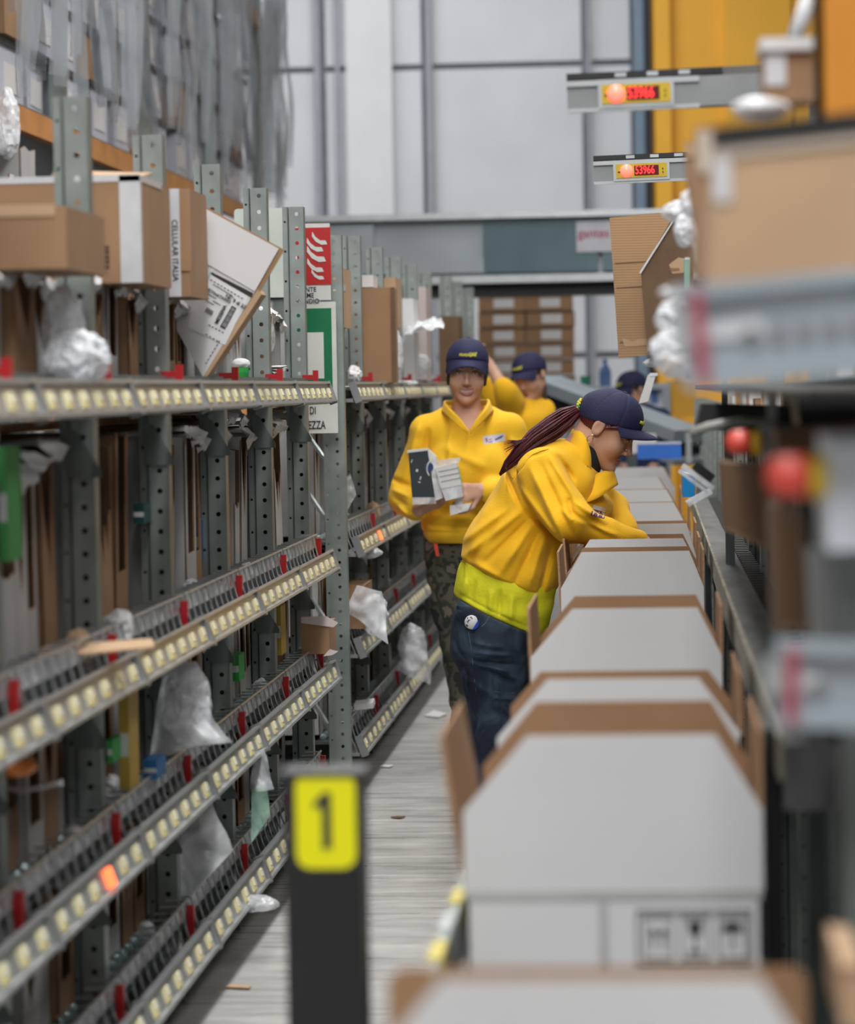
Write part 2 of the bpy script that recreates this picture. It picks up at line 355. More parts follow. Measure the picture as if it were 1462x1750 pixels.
# tall sign post between the two racks
sp = thing('sign_post', 'tall perforated grey steel post carrying the alarm and exit signs', 'post', (-1.112, 10.62, 0))
n = 46
mb = MB(); mb.holes(.05, n, 1.99/n, .006, (-.012, 0, 0), (1, 0, 0), (0, 0, 1)); mb.holes(.018, n//2, 1.99/(n//2), .004, (-.034, .004, 0), (1, 0, 0), (0, 0, 1))
mb.span((-.016, .001, 0), (-.012, .03, 1.99)); mb.span((.037, .001, 0), (.040, .05, 1.99)); mb.span((-.036, .005, 0), (-.034, .05, 1.99))
mb.build('post', [galv], sp); MB().span((-.05, -.03, 0), (.06, .08, .01)).build('base_plate', galv_dark, sp)
mb = MB()
for z in (.25, .62, .99, 1.2): mb.tube([(-.03, .02, z), (-.28, .5, z+.28)], .009, 6)
mb.build('brace', galv, sp)
# signs (two plates)
SY = 10.52
a = atY(487, 383, SY); b_ = atY(578, 740, SY); sw = b_.x-a.x; sh = a.z-b_.z
sg = thing('wall_sign', 'tall white sign with red flame alarm panel above green exit panel', 'sign', (a.x, SY, b_.z))
sign_w = mat('sign_white', (.62, .63, .60), .45); sign_r = mat('sign_red', (.45, .012, .012), .4); sign_g = mat('sign_green', (.0, .155, .055), .4)
zc = atY(540, 515, SY).z-b_.z
MB().span((0, 0, zc+.004), (sw-.016, .006, sh)).build('alarm_plate', sign_w, sg)
MB().span((-.003, .001, 0), (sw, .007, zc-.002)).build('exit_plate', sign_w, sg)
def sx_(px): return atY(px, 560, SY).x-a.x
def sz_(py): return atY(540, py, SY).z-b_.z
fr = MB().span((.006, -.002, sz_(487)), (sx_(568), 0, sz_(389))).build('alarm_field', sign_r, sg)
mb = MB()
def flame(cx, cz, s):
    pts = []
    P = [(-1, 1.1), (-.55, .35), (.1, -.15), (.9, -.2), (1.15, -.75), (.3, -.8), (-.5, -.35), (-1.05, .4)]
    mb.plate([(p[0]*s, p[1]*s) for p in P], (cx, -.002, cz), (1, 0, 0), (0, 0, 1), .001, (0, 0, 0))
for i, (px, py, s) in enumerate([(549, 409, 12), (541, 420, 13), (543, 436, 15), (541, 455, 13), (545, 470, 10)]): flame(sx_(px), sz_(py), s*SY/F)
for v in range(len(mb.v)): mb.v[v] = (mb.v[v][0], mb.v[v][1]-.0015, mb.v[v][2])
mb.build('flame_symbol', sign_w, fr)
# hand-on-button half of the pictogram (behind the rack post)
MB().lathe([(.02, 0), (.02, -.002)], (.022, -.002, sz_(440)), 'Y', 16).build('button_symbol', sign_w, fr)
for k, w in enumerate(('PULSANTE', 'ALLARME', 'INCENDIO')):
    text('alarm_lettering', w, .0235, ink, sg, (sx_((542, 538, 547)[k]), -.001, sz_(495+k*10)), (math.pi/2, 0, 0), 'RIGHT', sx=.86)
gf = MB().span((.004, -.001, sz_(689)), (sx_(567), .001, sz_(527))).build('exit_field', sign_g, sg)
mb = MB(); mb.span((sx_(505), -.003, sz_(647)), (sx_(553), -.001, sz_(568))); mb.span((.012, -.003, sz_(668)), (.03, -.001, sz_(600)))
mb.build('doorway_symbol', sign_w, gf)
MB().span((sx_(553.5), -.003, sz_(666)), (sx_(565), -.001, sz_(648)), 0).build('threshold_symbol', sign_g, gf)
text('exit_lettering', 'USCITA DI', .036, ink, sg, (sx_(538), -.001, sz_(702)), (math.pi/2, 0, 0), 'RIGHT', sx=.66)
text('exit_lettering', 'SICUREZZA', .040, ink, sg, (sx_(553.5), -.001, sz_(727)), (math.pi/2, 0, 0), 'RIGHT', sx=.62)
a = atY(400, 357, 10.9); b_ = atY(487, 508, 10.9)
gp = thing('pale_plate', 'blank pale green plate standing behind the last posts before the sign', 'sign', (a.x, 10.9, b_.z))
w, h = b_.x-a.x, a.z-b_.z
MB().plate([(0, 0), (w, 0), (w, h), (.012, h), (.003, h-.004), (0, h-.014)], (0, 0, 0), (1, 0, 0), (0, 0, 1), -.005, (0, 0, 0)).build('plate', mat('pale_green_plate', (.60, .66, .60), .4), gp)
MB().span((.02, .004, -.7), (.05, .02, h-.02)).build('bracket', galv, gp)
# ============================================================= cartons on the rack
def carton_mesh(seed, w, d, h, outer, style):
    """open display carton; origin at the front bottom edge (x=0), reaching to -x; front faces +x"""
    R = random.Random(seed); mb = MB(); t = .005
    mi = (0, 1, 2)
    mb.span((-d, 0, 0), (0, w, .004), 1)
    def side(y0, n):
        top = [(-d, h)]
        top = [(0, h*(1-.03*R.random())), (-d*.3, h*(1-.05*R.random())), (-d*.65, h*(1-.02*R.random())), (-d, h)]
        if style == 2: top = [(0, h*.78), (-d*.2, h*.8), (-d*.32, h), (-d, h)]
        poly = [(-d, 0), (0, 0)]+top
        if n < 0: mb.plate(poly, (0, y0, 0), (1, 0, 0), (0, 0, 1), t*1.0, (0, 1, 2))      # normal -y
        else: mb.plate([(-p[0], p[1]) for p in poly], (0, y0, 0), (-1, 0, 0), (0, 0, 1), t, (0, 1, 2))
    side(t, -1); side(w-t, 1)
    mb.plate([(0, 0), (w, 0), (w, h), (0, h)], (-d, w, 0), (0, -1, 0), (0, 0, 1), t, (0, 1, 2))
    r = lambda: (R.random()-.5)*.04*h
    if style == 0:      # deep V
        c = w*(.5+R.uniform(-.1, .1)); top = [(w, h*.98), (w*.93, h*.9+r()), (c+w*.1, h*.5+r()), (c, h*.38+r()), (c-w*.12, h*.52+r()), (w*.07, h*.9+r()), (0, h*.97)]
    elif style == 1:    # W-torn half height
        top = [(w, h*.66), (w*.86, h*.58+r()), (w*.72, h*.40+r()), (w*.55, h*.56+r()), (w*.42, h*.36+r()), (w*.25, h*.5+r()), (w*.1, h*.66), (0, h*.64)]
    elif style == 2:    # low front
        top = [(w, h*.45), (w*.6, h*.42+r()), (w*.3, h*.44+r()), (0, h*.45)]
    elif style == 3:    # rectangular window
        top = [(w, h), (w*.84, h), (w*.82, h*.28), (w*.2, h*.27), (w*.17, h), (0, h)]
    else:               # closed front
        top = [(w, h), (w*.6, h*.985), (w*.3, h), (0, h*.98)]
    fp = MB().plate([(0, 0), (w, 0)]+top, (-t, 0, 0), (0, 1, 0), (0, 0, 1), t, (0, 1, 2))
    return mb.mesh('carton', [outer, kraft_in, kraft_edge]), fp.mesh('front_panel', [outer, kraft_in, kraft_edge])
STY = ('V-cut', 'raggedly torn', 'low-cut', 'window-cut', 'closed')
OUT = (('white', grey_board), ('brown', kraft), ('white', white_board))
cvar = {}
def cvariant(k, st, oc, h):
    key = (k % 4, st, oc, round(h, 2))
    if key not in cvar: cvar[key] = carton_mesh(hash(key) % 9999, .18, .40, h, OUT[oc][1], st)
    return cvar[key]
def put_carton(me, loc, rot, sc):
    o = put('carton', me[0], None, loc, rot, sc); put('front_panel', me[1], o); return o
lid_me = []
for s in range(4):      # curled, torn strip of film-coated board folded over a carton's top
    mb = MB(); R = random.Random(s+50)
    rows = []
    for i in range(9):
        y = .19*i/8-.005; rows.append([Vector((-.10+R.uniform(-.02, .01), y, .004+R.uniform(0, .012))), Vector((.0, y, .012+R.uniform(-.004, .014))), Vector((.018+R.uniform(0, .018), y, -.006+R.uniform(-.014, .012))), Vector((.012+R.uniform(-.004, .012), y, -.024+R.uniform(-.02, .012)))])
    vs = [v for q in rows for v in q]; mb.add(vs, [(i*4+k, i*4+k+1, (i+1)*4+k+1, (i+1)*4+k) for i in range(8) for k in range(3)])
    lid_me.append(mb.mesh('torn_flap', [white_board]))
ORD = ('first', 'second', 'third', 'fourth', 'fifth', 'sixth', 'seventh')
SHN = ('top', 'second', 'third', 'bottom')
def fill(ys, base_label, bays_from_end, lv_list=(0, 1, 2, 3)):
    nb = len(ys)-1
    for li in lv_list:
        z = LEV[li]+.035; hmax = (.235, .47, .29, .28)[li]
        for i in range(nb):
            R = random.Random(i*31+li*7+int(ys[0]*10)); y = ys[i]+.05; n = 0; end = ys[i+1]-.01
            bay = bays_from_end(i, nb)
            while y < end-.12:
                w = R.uniform(.13, .20); w = min(w, end-y)
                if R.random() < .06: y += .1; continue
                st = R.choices((0, 1, 2, 3, 4), (3, 3, 2, 2, 1) if li == 1 else (4, 1, 2, 4, 1))[0]; oc = R.choices((0, 1, 2), (5, 3, 2))[0]
                h = round((R.uniform(.82, 1.0)*hmax)/.02)*.02
                me = cvariant(R.randrange(4), st, oc, h)
                o = put_carton(me, (PX-.022-R.uniform(0, .03), y, z), (0, math.radians(R.uniform(-1, 1)), math.radians(R.uniform(-3, 3))), (1, (w-.006)/.18, 1))
                tag(o, f'{STY[st]} {OUT[oc][0]} carton, {ORD[n]} in {bay}, {SHN[li]} shelf {base_label}', 'carton', f'cartons on the {SHN[li]} shelf {base_label}')
                if li in (0, 3, 2, 1) and R.random() < (.85 if li == 0 else .6): put('torn_flap', lid_me[R.randrange(4)], o, (0, 0, h))
                y += w+R.uniform(.0, .012); n += 1
BN1 = lambda i, nb: ('bay one', 'bay two', 'bay three', 'bay four', 'bay five', 'bay six')[nb-1-i]
BN2 = lambda i, nb: ('bay one', 'bay two', 'bay three', 'bay four', 'bay five')[i]
fill(YS1, 'counting back from the sign', BN1)
fill(YS2, 'counting on beyond the sign', BN2)
# ============================================================= conveyor and its open white cartons
BX0, BX1, ZF = -.262, .142, .765
cv = thing('roller_conveyor', 'grey roller conveyor carrying the row of open white cartons', 'conveyor', (-.06, 2, 0))
MB().span((-.245, -.2, .36), (-.235, 16, .50)).build('side_beam', galv, cv)
MB().span((.225, -.2, .36), (.235, 16, .50)).build('side_beam', galv, cv)
mb = MB()
for i in range(160): mb.tube([(-.235, i*.1, .465), (.225, i*.1, .465)], .022, 8)
o = mb.build('roller', [alu], cv, True); o['kind'] = 'stuff'
for y in range(0, 17, 2):
    for x in (-.24, .23): MB().span((x-.02, y, 0), (x+.02, y+.05, .36)).build('leg', galv_dark, cv)
# yellow-black taped guard along the aisle side, and the grey guide channel on the rack side
gd = thing('guard_rail', 'thin guard rail with worn yellow tape along the aisle edge of conveyor', 'rail', (-.285, 1.8, 0))
MB().span((-.02, 0, .60), (-.004, 14, .69)).build('rail', galv, gd)
mb = MB()
for i in range(60): mb.span((-.0225, i*.22, .655), (-.002, i*.22+.13, .694), i % 2)
o = mb.build('warning_tape', [mat('worn_yellow_tape', (.62, .52, .12), .6, 0, .35, 30), mat('worn_white_tape', (.55, .57, .55), .6)], gd); o['kind'] = 'stuff'
for y in (.5, 3, 6, 9, 12): MB().span((-.015, y, 0), (.005, y+.04, .6)).build('leg', galv_dark, gd)
gc = thing('guide_channel', 'long dull grey channel between the white cartons and the right rack', 'cable channel', (.23, 4.2, 0))
ch = mat('scuffed_grey_channel', (.10, .10, .098), .5, .2, .4, 9, .1, 30, stretch=(2, .6, 1))
MB().span((-.055, 0, .86), (.055, 9.1, .95)).build('channel', ch, gc)
MB().span((-.062, 0, .90), (-.055, 9.1, .962)).build('edge_lip', mat('scuffed_tan_edge', (.26, .23, .17), .6, 0, .4, 14), gc)
mb = MB()
for i in range(95): mb.span((.012, i*.095, .950), (.055, i*.095+.045, .957), 0)
o = mb.build('comb_slot', [black], gc); o['kind'] = 'stuff'
for y in (.3, 2.6, 4.8, 7.0, 8.9): MB().span((-.01, y, 0), (.02, y+.03, .86)).build('leg', galv_dark, gc)
bp_ = thing('black_upright', 'slim black upright beside the large white carton', 'post', (.168, 4.35, 0))
MB().span((-.012, 0, 0), (.012, .04, .955)).build('upright', black, bp_); MB().span((-.012, 0, 0), (.05, .08, .01)).build('foot', black, bp_)
def ship_box(Y, depth, label, flaps=(1, 1, 1, 1), dz=0, dx=0, rz=0, lean=(5, 5, 8, 8), W=BX1-BX0, H=.275, fh=.213, tw=(.088, .062), outer=None, bfh=None):
    t = thing('shipping_carton', label, 'carton', ((BX0+BX1)/2+dx, Y, ZF-H+dz), (0, 0, rz), 'open white cartons on the conveyor')
    outer = outer or white_board; w = W/2; th = .006; M3 = [outer, kraft, kraft_edge, grey_board]
    mb = MB()
    mb.plate([(-w, 0), (w, 0), (w, H), (-w, H)], (0, th, 0), (1, 0, 0), (0, 0, 1), th, (0, 1, 2))
    mb.plate([(-w, 0), (w, 0), (w, H), (-w, H)], (0, depth-th, 0), (-1, 0, 0), (0, 0, 1), th, (0, 1, 2))
    mb.plate([(0, 0), (depth, 0), (depth, H), (0, H)], (w-th, 0, 0), (0, 1, 0), (0, 0, 1), th, (0, 1, 2))
    mb.plate([(0, 0), (depth, 0), (depth, H), (0, H)], (-w+th, depth, 0), (0, -1, 0), (0, 0, 1), th, (0, 1, 2))
    mb.span((-w, 0, 0), (w, depth, .005), 1)
    mb.build('body', M3, t)
    MB().span((-w+.002, -.0015, H-.012), (w-.002, .001, H+.002)).build('fold_line', grey_board, t)
    h1 = fh*.52
    for k, on in enumerate(flaps):
        if not on: continue
        a = math.radians(lean[k])
        if k < 2:
            poly = [(-w, 0), (w, 0), (w, h1), (w-tw[1], fh), (-w+tw[0], fh), (-w, h1)]
            sgn = -1 if k == 0 else 1; y = 0 if k == 0 else depth
            ex = Vector((1, 0, 0)) if k == 0 else Vector((-1, 0, 0)); ey = Vector((0, math.sin(a)*sgn, math.cos(a)))
            if k == 1 and bfh:
                q = bfh/fh; e = max(0, (bfh-h1)/(fh-h1)); poly = [(-w, 0), (w, 0), (w, min(h1, bfh)), (w-tw[1]*e, bfh), (-w+tw[0]*e, bfh), (-w, min(h1, bfh))]
            if k == 1: poly = [(-p[0], p[1]) for p in poly][::-1]
            MB().plate(poly, (0, y+(th if k == 0 else -th), H), ex, ey, th, (0, 1, 2)).build('flap', M3, t)
        else:
            sgn = -1 if k == 2 else 1
            d = depth; c = .03
            poly = [(0, 0), (d, 0), (d, h1), (d-c, fh), (c, fh), (0, h1)]
            ey = Vector((math.sin(a)*sgn, 0, math.cos(a)))
            if k == 3: MB().plate(poly, (w-th, 0, H), (0, 1, 0), ey, th, (0, 1, 2)).build('flap', M3, t)
            else: MB().plate([(d-p[0], p[1]) for p in poly], (-w+th, d, H), (0, -1, 0), ey, th, (0, 1, 2)).build('flap', M3, t)
    return t
B = []
B.append(ship_box(2.42, .5, 'open white carton cut off by the lower picture edge, nearest of its row', (1, 1, 0, 0), lean=(3, 2, 6, 8), bfh=.123))
big = ship_box(4.1, .5, 'large open white carton with printed handling symbols, beside the black upright', lean=(1, 2, 9, .5), bfh=.206); B.append(big)
B.append(ship_box(5.02, .5, 'open white carton right behind the one with handling symbols', (1, 1, 0, 1), lean=(0, 1, 20, .5), tw=(.085, .07), fh=.20, bfh=.166))
B.append(ship_box(6.43, .5, 'open white carton in front of the woman in jeans, brown side flaps upright', lean=(1, 2, 2, 1), tw=(.09, .05), bfh=.205))
B.append(ship_box(8.62, .5, 'open white carton just this side of the bending woman\'s sleeves', lean=(1, 2, 3, 1), tw=(.06, .04), bfh=.199))
B.append(ship_box(9.32, .48, 'open white carton the bending woman reaches into', lean=(0, 3, 4, 1), tw=(.07, .05), bfh=.203))
B.append(ship_box(10.05, .5, 'open white carton with a cut handle hole, past the bending woman\'s hands', lean=(1, 2, 5, 1), tw=(.06, .03), fh=.225, bfh=.212))
B.append(ship_box(11.6, .5, 'white carton second past the bending woman\'s hands', lean=(2, 2, 5, 1), fh=.235, bfh=.218))
B.append(ship_box(12.9, .5, 'white carton third past the bending woman\'s hands, below her chin', lean=(2, 2, 5, 1), fh=.24, bfh=.225, dx=-.02))
B.append(ship_box(14.6, .5, 'white carton fourth past the bending woman\'s hands, level with her mouth', (1, 1, 0, 0), lean=(2, 2, 5, 3), fh=.24, bfh=.225, dx=-.05))
B.append(ship_box(16.4, .5, 'farthest grey-white carton at the end of the conveyor', (1, 1, 0, 0), lean=(2, 2, 5, 3), fh=.24, bfh=.225, dx=-.02))
# print on the big carton: tape seam and three handling symbols
MB().span((-.020, -.002, 0), (-.008, -.0005, .262)).build('tape_seam', mat('seam_tape', (.45, .44, .44), .4), big)
fm = MB()
def frame(mb, x0, x1, z0, z1, t=.003, y=-.002):
    for a_, b_ in (((x0, z0), (x1, z0+t)), ((x0, z1-t), (x1, z1)), ((x0, z0), (x0+t, z1)), ((x1-t, z0), (x1, z1))): mb.span((a_[0], y, a_[1]), (b_[0], y+.0012, b_[1]))
zt = .246
frame(fm, .03, .186, zt-.072, zt+.004, .004)
for k in range(3): frame(fm, .040+k*.05, .079+k*.05, zt-.064, zt-.004, .003)
fm.build('symbol_frame', ink_grey, big)
for k in range(2):      # two upward arrows
    x = .05+k*.014; sy = MB(); sy.plate([(-.006, 0), (.006, 0), (0, .012)], (x+.003, -.001, zt-.03), (1, 0, 0), (0, 0, 1), .001); sy.span((x+.0015, -.002, zt-.05), (x+.0045, -.001, zt-.03)); sy.build('handling_symbol', ink, big)
sy = MB()
sy.plate([(-.010, .022), (.010, .022), (.007, .006), (0, 0), (-.007, .006)], (.1095, -.001, zt-.034), (1, 0, 0), (0, 0, 1), .001); sy.span((.108, -.002, zt-.052), (.111, -.001, zt-.03)); sy.span((.102, -.002, zt-.055), (.117, -.001, zt-.051))
sy.build('handling_symbol', ink, big); sy = MB()
sy.plate([(-.015, 0), (.015, 0), (.011, .010), (0, .014), (-.011, .010)], (.1595, -.001, zt-.026), (1, 0, 0), (0, 0, 1), .001); sy.span((.158, -.002, zt-.05), (.161, -.001, zt-.026))
sy.build('handling_symbol', ink, big)
# handle hole print on the carton past her hands
MB().box((.150, -.004, .275+.075), (.032, .003, .11), 0).build('handle_hole', kraft, B[6])
# bollard with number one
bl = thing('bollard', 'black square bollard with a yellow number one sticker', 'bollard', (atY(552, 1400, 3.85).x, 3.85, 0))
MB().span((-.05, 0, 0), (.05, .08, .955)).build('post', black, bl)
MB().span((-.053, -.003, .955), (.053, .083, .962)).build('cap', mat('dark_cap', (.03, .03, .033), .5), bl)
zc1 = atY(555, 1402, 3.85).z; w_, h_ = .0385, .062; rr = .018; pts = []
for cx, cz, a0 in ((w_-rr, h_-rr, 0), (-w_+rr, h_-rr, 90), (-w_+rr, -h_+rr, 180), (w_-rr, -h_+rr, 270)):
    for k in range(5): a = math.radians(a0+k*22.5); pts.append((cx+rr*math.cos(a), cz+rr*math.sin(a)))
dc = MB().plate(pts, (.004, -.0008, zc1), (1, 0, 0), (0, 0, 1), .001).build('sticker', yellow_dec, bl)
mb = MB().span((-.001, -.0035, zc1-.036), (.011, -.0015, zc1+.036)); mb.plate([(-.012, 0), (-.001, .002), (-.001, .016), (-.012, .008)], (0, -.0015, zc1+.016), (1, 0, 0), (0, 0, 1), .0015); mb.build('digit_one', ink, dc)
# ============================================================= loose things on the top shelf
def big_box(name, px0, px1, pyt, pyb, Y, depth, label, mats, taper=0, lid=None, cat='carton'):
    a = atY(px0, pyb, Y); b_ = atY(px1, pyt, Y); w = b_.x-a.x; h = b_.z-a.z
    t = thing(name, label, cat, (a.x, Y, a.z))
    MB().span((0, 0, 0), (w, depth, h), 0).build('body', mats, t)
    return t, w, h
t, w, h = big_box('carton', -60, 238, 300, 489, 6.62, .42, 'big brown carton with white-taped edges and barcode behind the first post', [kraft])
MB().span((w-.045, -.0015, 0), (w+.0015, .02, h+.001)).build('tape', tape_w, t)
MB().span((0, -.0015, h-.012), (w+.001, .3, h+.0025)).build('tape', tape_w, t)
mb = MB()
for k in range(5): mb.span((w-.105, -.002, .075-k*.011), (w-.070, -.001, .083-k*.011+.001*(k % 2)))
mb.build('barcode', mat('brown_ink', (.10, .05, .03), .7), t)
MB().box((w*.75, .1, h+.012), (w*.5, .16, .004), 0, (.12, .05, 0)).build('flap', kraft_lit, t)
t, w, h = big_box('carton', -60, 112, 352, 462, 5.55, .4, 'plain orange-brown carton in front of the first rack post', [kraft])
MB().span((0, -.003, h-.018), (w-.02, .02, h+.004)).build('tape', kraft_lit, t)
t, w, h = big_box('carton', 255, 322, 322, 508, 7.36, .3, 'brown carton with black lettering on its white tape behind the second post', [kraft])
MB().span((w-.052, -.0015, 0), (w-.022, .0, h)).build('tape', tape_w, t)
MB().span((w-.022, -.004, h-.2), (w+.004, .0, h)).build('flap', kraft, t)
MB().span((0, -.0015, h-.02), (w-.05, .2, h+.003)).build('tape', tape_w, t)
text('tape_lettering', 'CELLULAR ITALIA', .020, ink, t, (w-.036, -.002, h-.075), (math.pi/2, math.pi/2, 0), sx=.95)
# tilted white carton with delivery label
YT = 7.76
def Q(px, py): return atY(px, py, YT)
tb = thing('tilted_carton', 'white carton tilted out of the top shelf showing its delivery label', 'carton', Q(345, 642), (0, math.radians(28.5), 0), None)
# local frame: x right along the lower edge normal, z up along the long side (rotated about y)
Minv = tb.matrix_basis.inverted()
def LQ(px, py): q = Minv@Q(px, py); return (q.x, q.z)
face = [LQ(345, 642), LQ(432, 506), LQ(300, 432), LQ(296, 600)]
face = [LQ(347, 644), LQ(440, 492), LQ(316, 424), LQ(295, 460), LQ(300, 560)]
mb = MB(); mb.plate(face, (0, 0, 0), (1, 0, 0), (0, 0, 1), -.12, (0, 0, 0))
mb.v = [tuple(v) for v in mb.v]; mb.build('body', [white_board], tb)
lid = [LQ(436, 498), LQ(477, 425), LQ(326, 343), LQ(316, 355), LQ(314, 428)]
MB().plate(lid, (0, -.004, 0), (1, 0, 0), (0, 0, 1), -.004, (0, 0, 0)).build('flap', [white_board], tb)
lidb = [LQ(437, 502), LQ(486, 426), LQ(328, 340), LQ(318, 352)]
MB().plate([LQ(440, 505), LQ(486, 427), LQ(334, 343), LQ(318, 352), LQ(316, 430)], (0, .002, 0), (1, 0, 0), (0, 0, 1), -.006, (0, 0, 0)).build('flap_board', [kraft], tb)
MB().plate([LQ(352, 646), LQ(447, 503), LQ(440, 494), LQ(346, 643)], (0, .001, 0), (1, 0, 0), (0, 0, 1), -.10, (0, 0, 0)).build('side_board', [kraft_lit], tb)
def strip(poly, m_, name, y=-.0015, th=.0012): return MB().plate([LQ(*p) for p in poly], (0, y, 0), (1, 0, 0), (0, 0, 1), -th, (0, 0, 0)).build(name, [m_], tb)
strip([(360, 464), (363, 470), (430, 509), (433, 501)], mat('olive_tape', (.035, .035, .025), .3), 'dark_tape')
strip([(315, 438), (315, 445), (337, 458), (341, 452)], MATS['olive_tape'], 'dark_tape')
strip([(344, 452), (362, 464), (350, 490), (326, 496)], mat('printed_clear_tape', (.48, .60, .60), .2, 0, .3, 60), 'printed_tape', -.003)
strip([(361, 470), (425, 507), (385, 590), (322, 560), (330, 520)], mat('label_paper', (.72, .72, .73), .5, 0, .03, 20), 'paper_label', -.001, .0006)
mb = MB()
def seg(a, b_, t=1.6, y=-.0032):
    a, b_ = Vector(LQ(*a)), Vector(LQ(*b_)); d = (b_-a); n_ = Vector((-d.y, d.x)).normalized()*t*YT/F/2
    mb.plate([tuple(a+n_), tuple(b_+n_), tuple(b_-n_), tuple(a-n_)], (0, y, 0), (1, 0, 0), (0, 0, 1), -.0006, (0, 0, 0))
def dash(a, b_, n_=9, t=1.5):
    for k in range(n_):
        u = k/n_; v = (k+.55)/n_
        seg((a[0]+(b_[0]-a[0])*u, a[1]+(b_[1]-a[1])*u), (a[0]+(b_[0]-a[0])*v, a[1]+(b_[1]-a[1])*v), t)
dash((360, 478), (418, 512), 10); dash((357, 555), (385, 570), 5); dash((352, 571), (376, 585), 4); dash((376, 582), (350, 625), 7)
seg((316, 456), (354, 476), 2); seg((354, 476), (338, 502), 2); seg((338, 502), (316, 489), 2); seg((331, 464), (322, 486), 2)
for k in range(12):      # barcode bars
    u = k/11; p = (379+u*18.5, 556-u*31.5); seg((p[0]-1, p[1]), (p[0]+6, p[1]+3.8), (1.9, 1.1, 1.5)[k % 3])
seg((377, 558), (397, 523), 1); seg((385, 562), (404, 527), 1); seg((377, 558), (385, 562), 1); seg((397, 523), (404, 527), 1)
for k in range(6): seg((355+k*2, 525+k*1.3), (351+k*2, 533+k*1.3), 1.3)
for (p, q) in (((352, 500), (370, 511)), ((349, 506), (358, 511)), ((364, 514), (378, 522)), ((365, 486), (398, 506)), ((352, 513), (366, 521)), ((392, 504), (400, 509))): dash(p, q, 12, 2.0)
mb.build('label_print', [ink], tb)
def ltext(body, px, py, ang, size): 
    q = LQ(px, py); text('label_lettering', body, size, ink, tb, (q[0], -.0035, q[1]), (math.pi/2, math.radians(ang), 0))
ltext('Nr. 9 di 22', 386, 505, 4, .0135); ltext('MESSINA', 370, 553, -90, .0135); ltext('DESTINATARIO', 350, 492, 2, .011)
# things on the top shelf
crumple('plastic_bag', atY(132, 612, 5.75), (.058, .06, .052), film_thick, 3, .30, 5, 14); tag(bpy.data.objects['plastic_bag'], 'round crumpled clear plastic bag on the top shelf by the first post', 'plastic bag')
o = crumple('plastic_bag', atY(108, 560, 5.9), (.035, .05, .07), film_thick, 8, .3, 4, 12); tag(o, 'narrow upright clump of clear film behind the round bag', 'plastic bag')
o = thing('small_tub', 'small white bag with a green band on the top shelf rail', 'bag', atY(411, 648, 8.75))
MB().lathe([(.022, 0), (.026, .02), (.026, .032)], (0, 0, 0), 'Z', 12).build('green_band', green_pl, o); crumple('white_top', (0, 0, .043), (.028, .024, .017), white_board, 4, .2, 3, 20, o)
o = thing('paper_bundle', 'folded white papers between the last two posts of top shelf', 'paper', atY(474, 638, 9.6))
for k in range(4): MB().box((0, 0, .004+k*.006), (.04, .05, .002), 0, (.3-.1*k, -.35+.08*k, k*.4)).build('sheet', white_board, o)
o = crumple('plastic_bag', atY(463, 575, 9.5), (.012, .05, .04), film, 12, .3, 3, 20); tag(o, 'clear bag tucked between the last two posts of top shelf', 'plastic bag')
# beyond the sign, top shelf
t, w, h = big_box('carton', 562, 586, 458, 560, 11.25, .3, 'slim brown carton just right of the flame sign', [kraft_lit])
MB().span((0, -.002, h*.62), (w+.001, .1, h*.72)).build('tape', tape_w, t)
t, w, h = big_box('carton', 607, 668, 491, 655, 12.2, .3, 'tall plain brown carton standing on the top shelf beyond the sign', [kraft])
MB().plate([(0, 0), (.018, 0), (.018, h), (0, h)], (w-.001, -.003, 0), (1, 0, 0), (0, 0, 1), .003).build('side_edge', kraft_in, t)
t, w, h = big_box('carton', 612, 638, 470, 491, 12.25, .2, 'small white box on top of the tall brown carton', [white_board])
t, w, h = big_box('carton', 656, 676, 474, 560, 13.2, .3, 'pinkish upright carton behind the tall brown one', [kraft_lit])
t, w, h = big_box('carton', 686, 707, 510, 650, 14.0, .3, 'tall narrow white carton beyond the brown one', [white_board])
t, w, h = big_box('carton', 718, 728, 490, 650, 14.6, .3, 'very slim pale carton beside the white wrapped bundle', [mat('pale_pink_board', (.55, .47, .46), .6)])
t, w, h = big_box('carton', 752, 785, 540, 655, 16.2, .3, 'dark brown carton left of the woman\'s cap at the rack end', [kraft_in])
o = sheet('plastic_bag', [atY(690, 572, 13.8), atY(760, 560, 13.4), atY(758, 548, 14.2), atY(700, 548, 14.4)], film_thick, 14, 8, .03, 12, 4); tag(o, 'long white wrapped film bundle poking out over the top shelf', 'plastic bag')
o = crumple('plastic_bag', atY(677, 605, 13.1), (.03, .06, .09), film_thick, 5, .3, 4, 12); tag(o, 'white hanging film beside the tall brown carton', 'plastic bag')
o = crumple('plastic_bag', atY(716, 624, 14.3), (.055, .06, .05), film, 6, .25, 4, 12); tag(o, 'clear bluish bag on the top shelf left of smiling woman', 'plastic bag')
o = crumple('plastic_bag', atY(690, 655, 13.3), (.06, .06, .012), film, 16, .3, 3, 16); tag(o, 'flat clear wrapper lying on the top shelf rail beyond the sign', 'plastic bag')
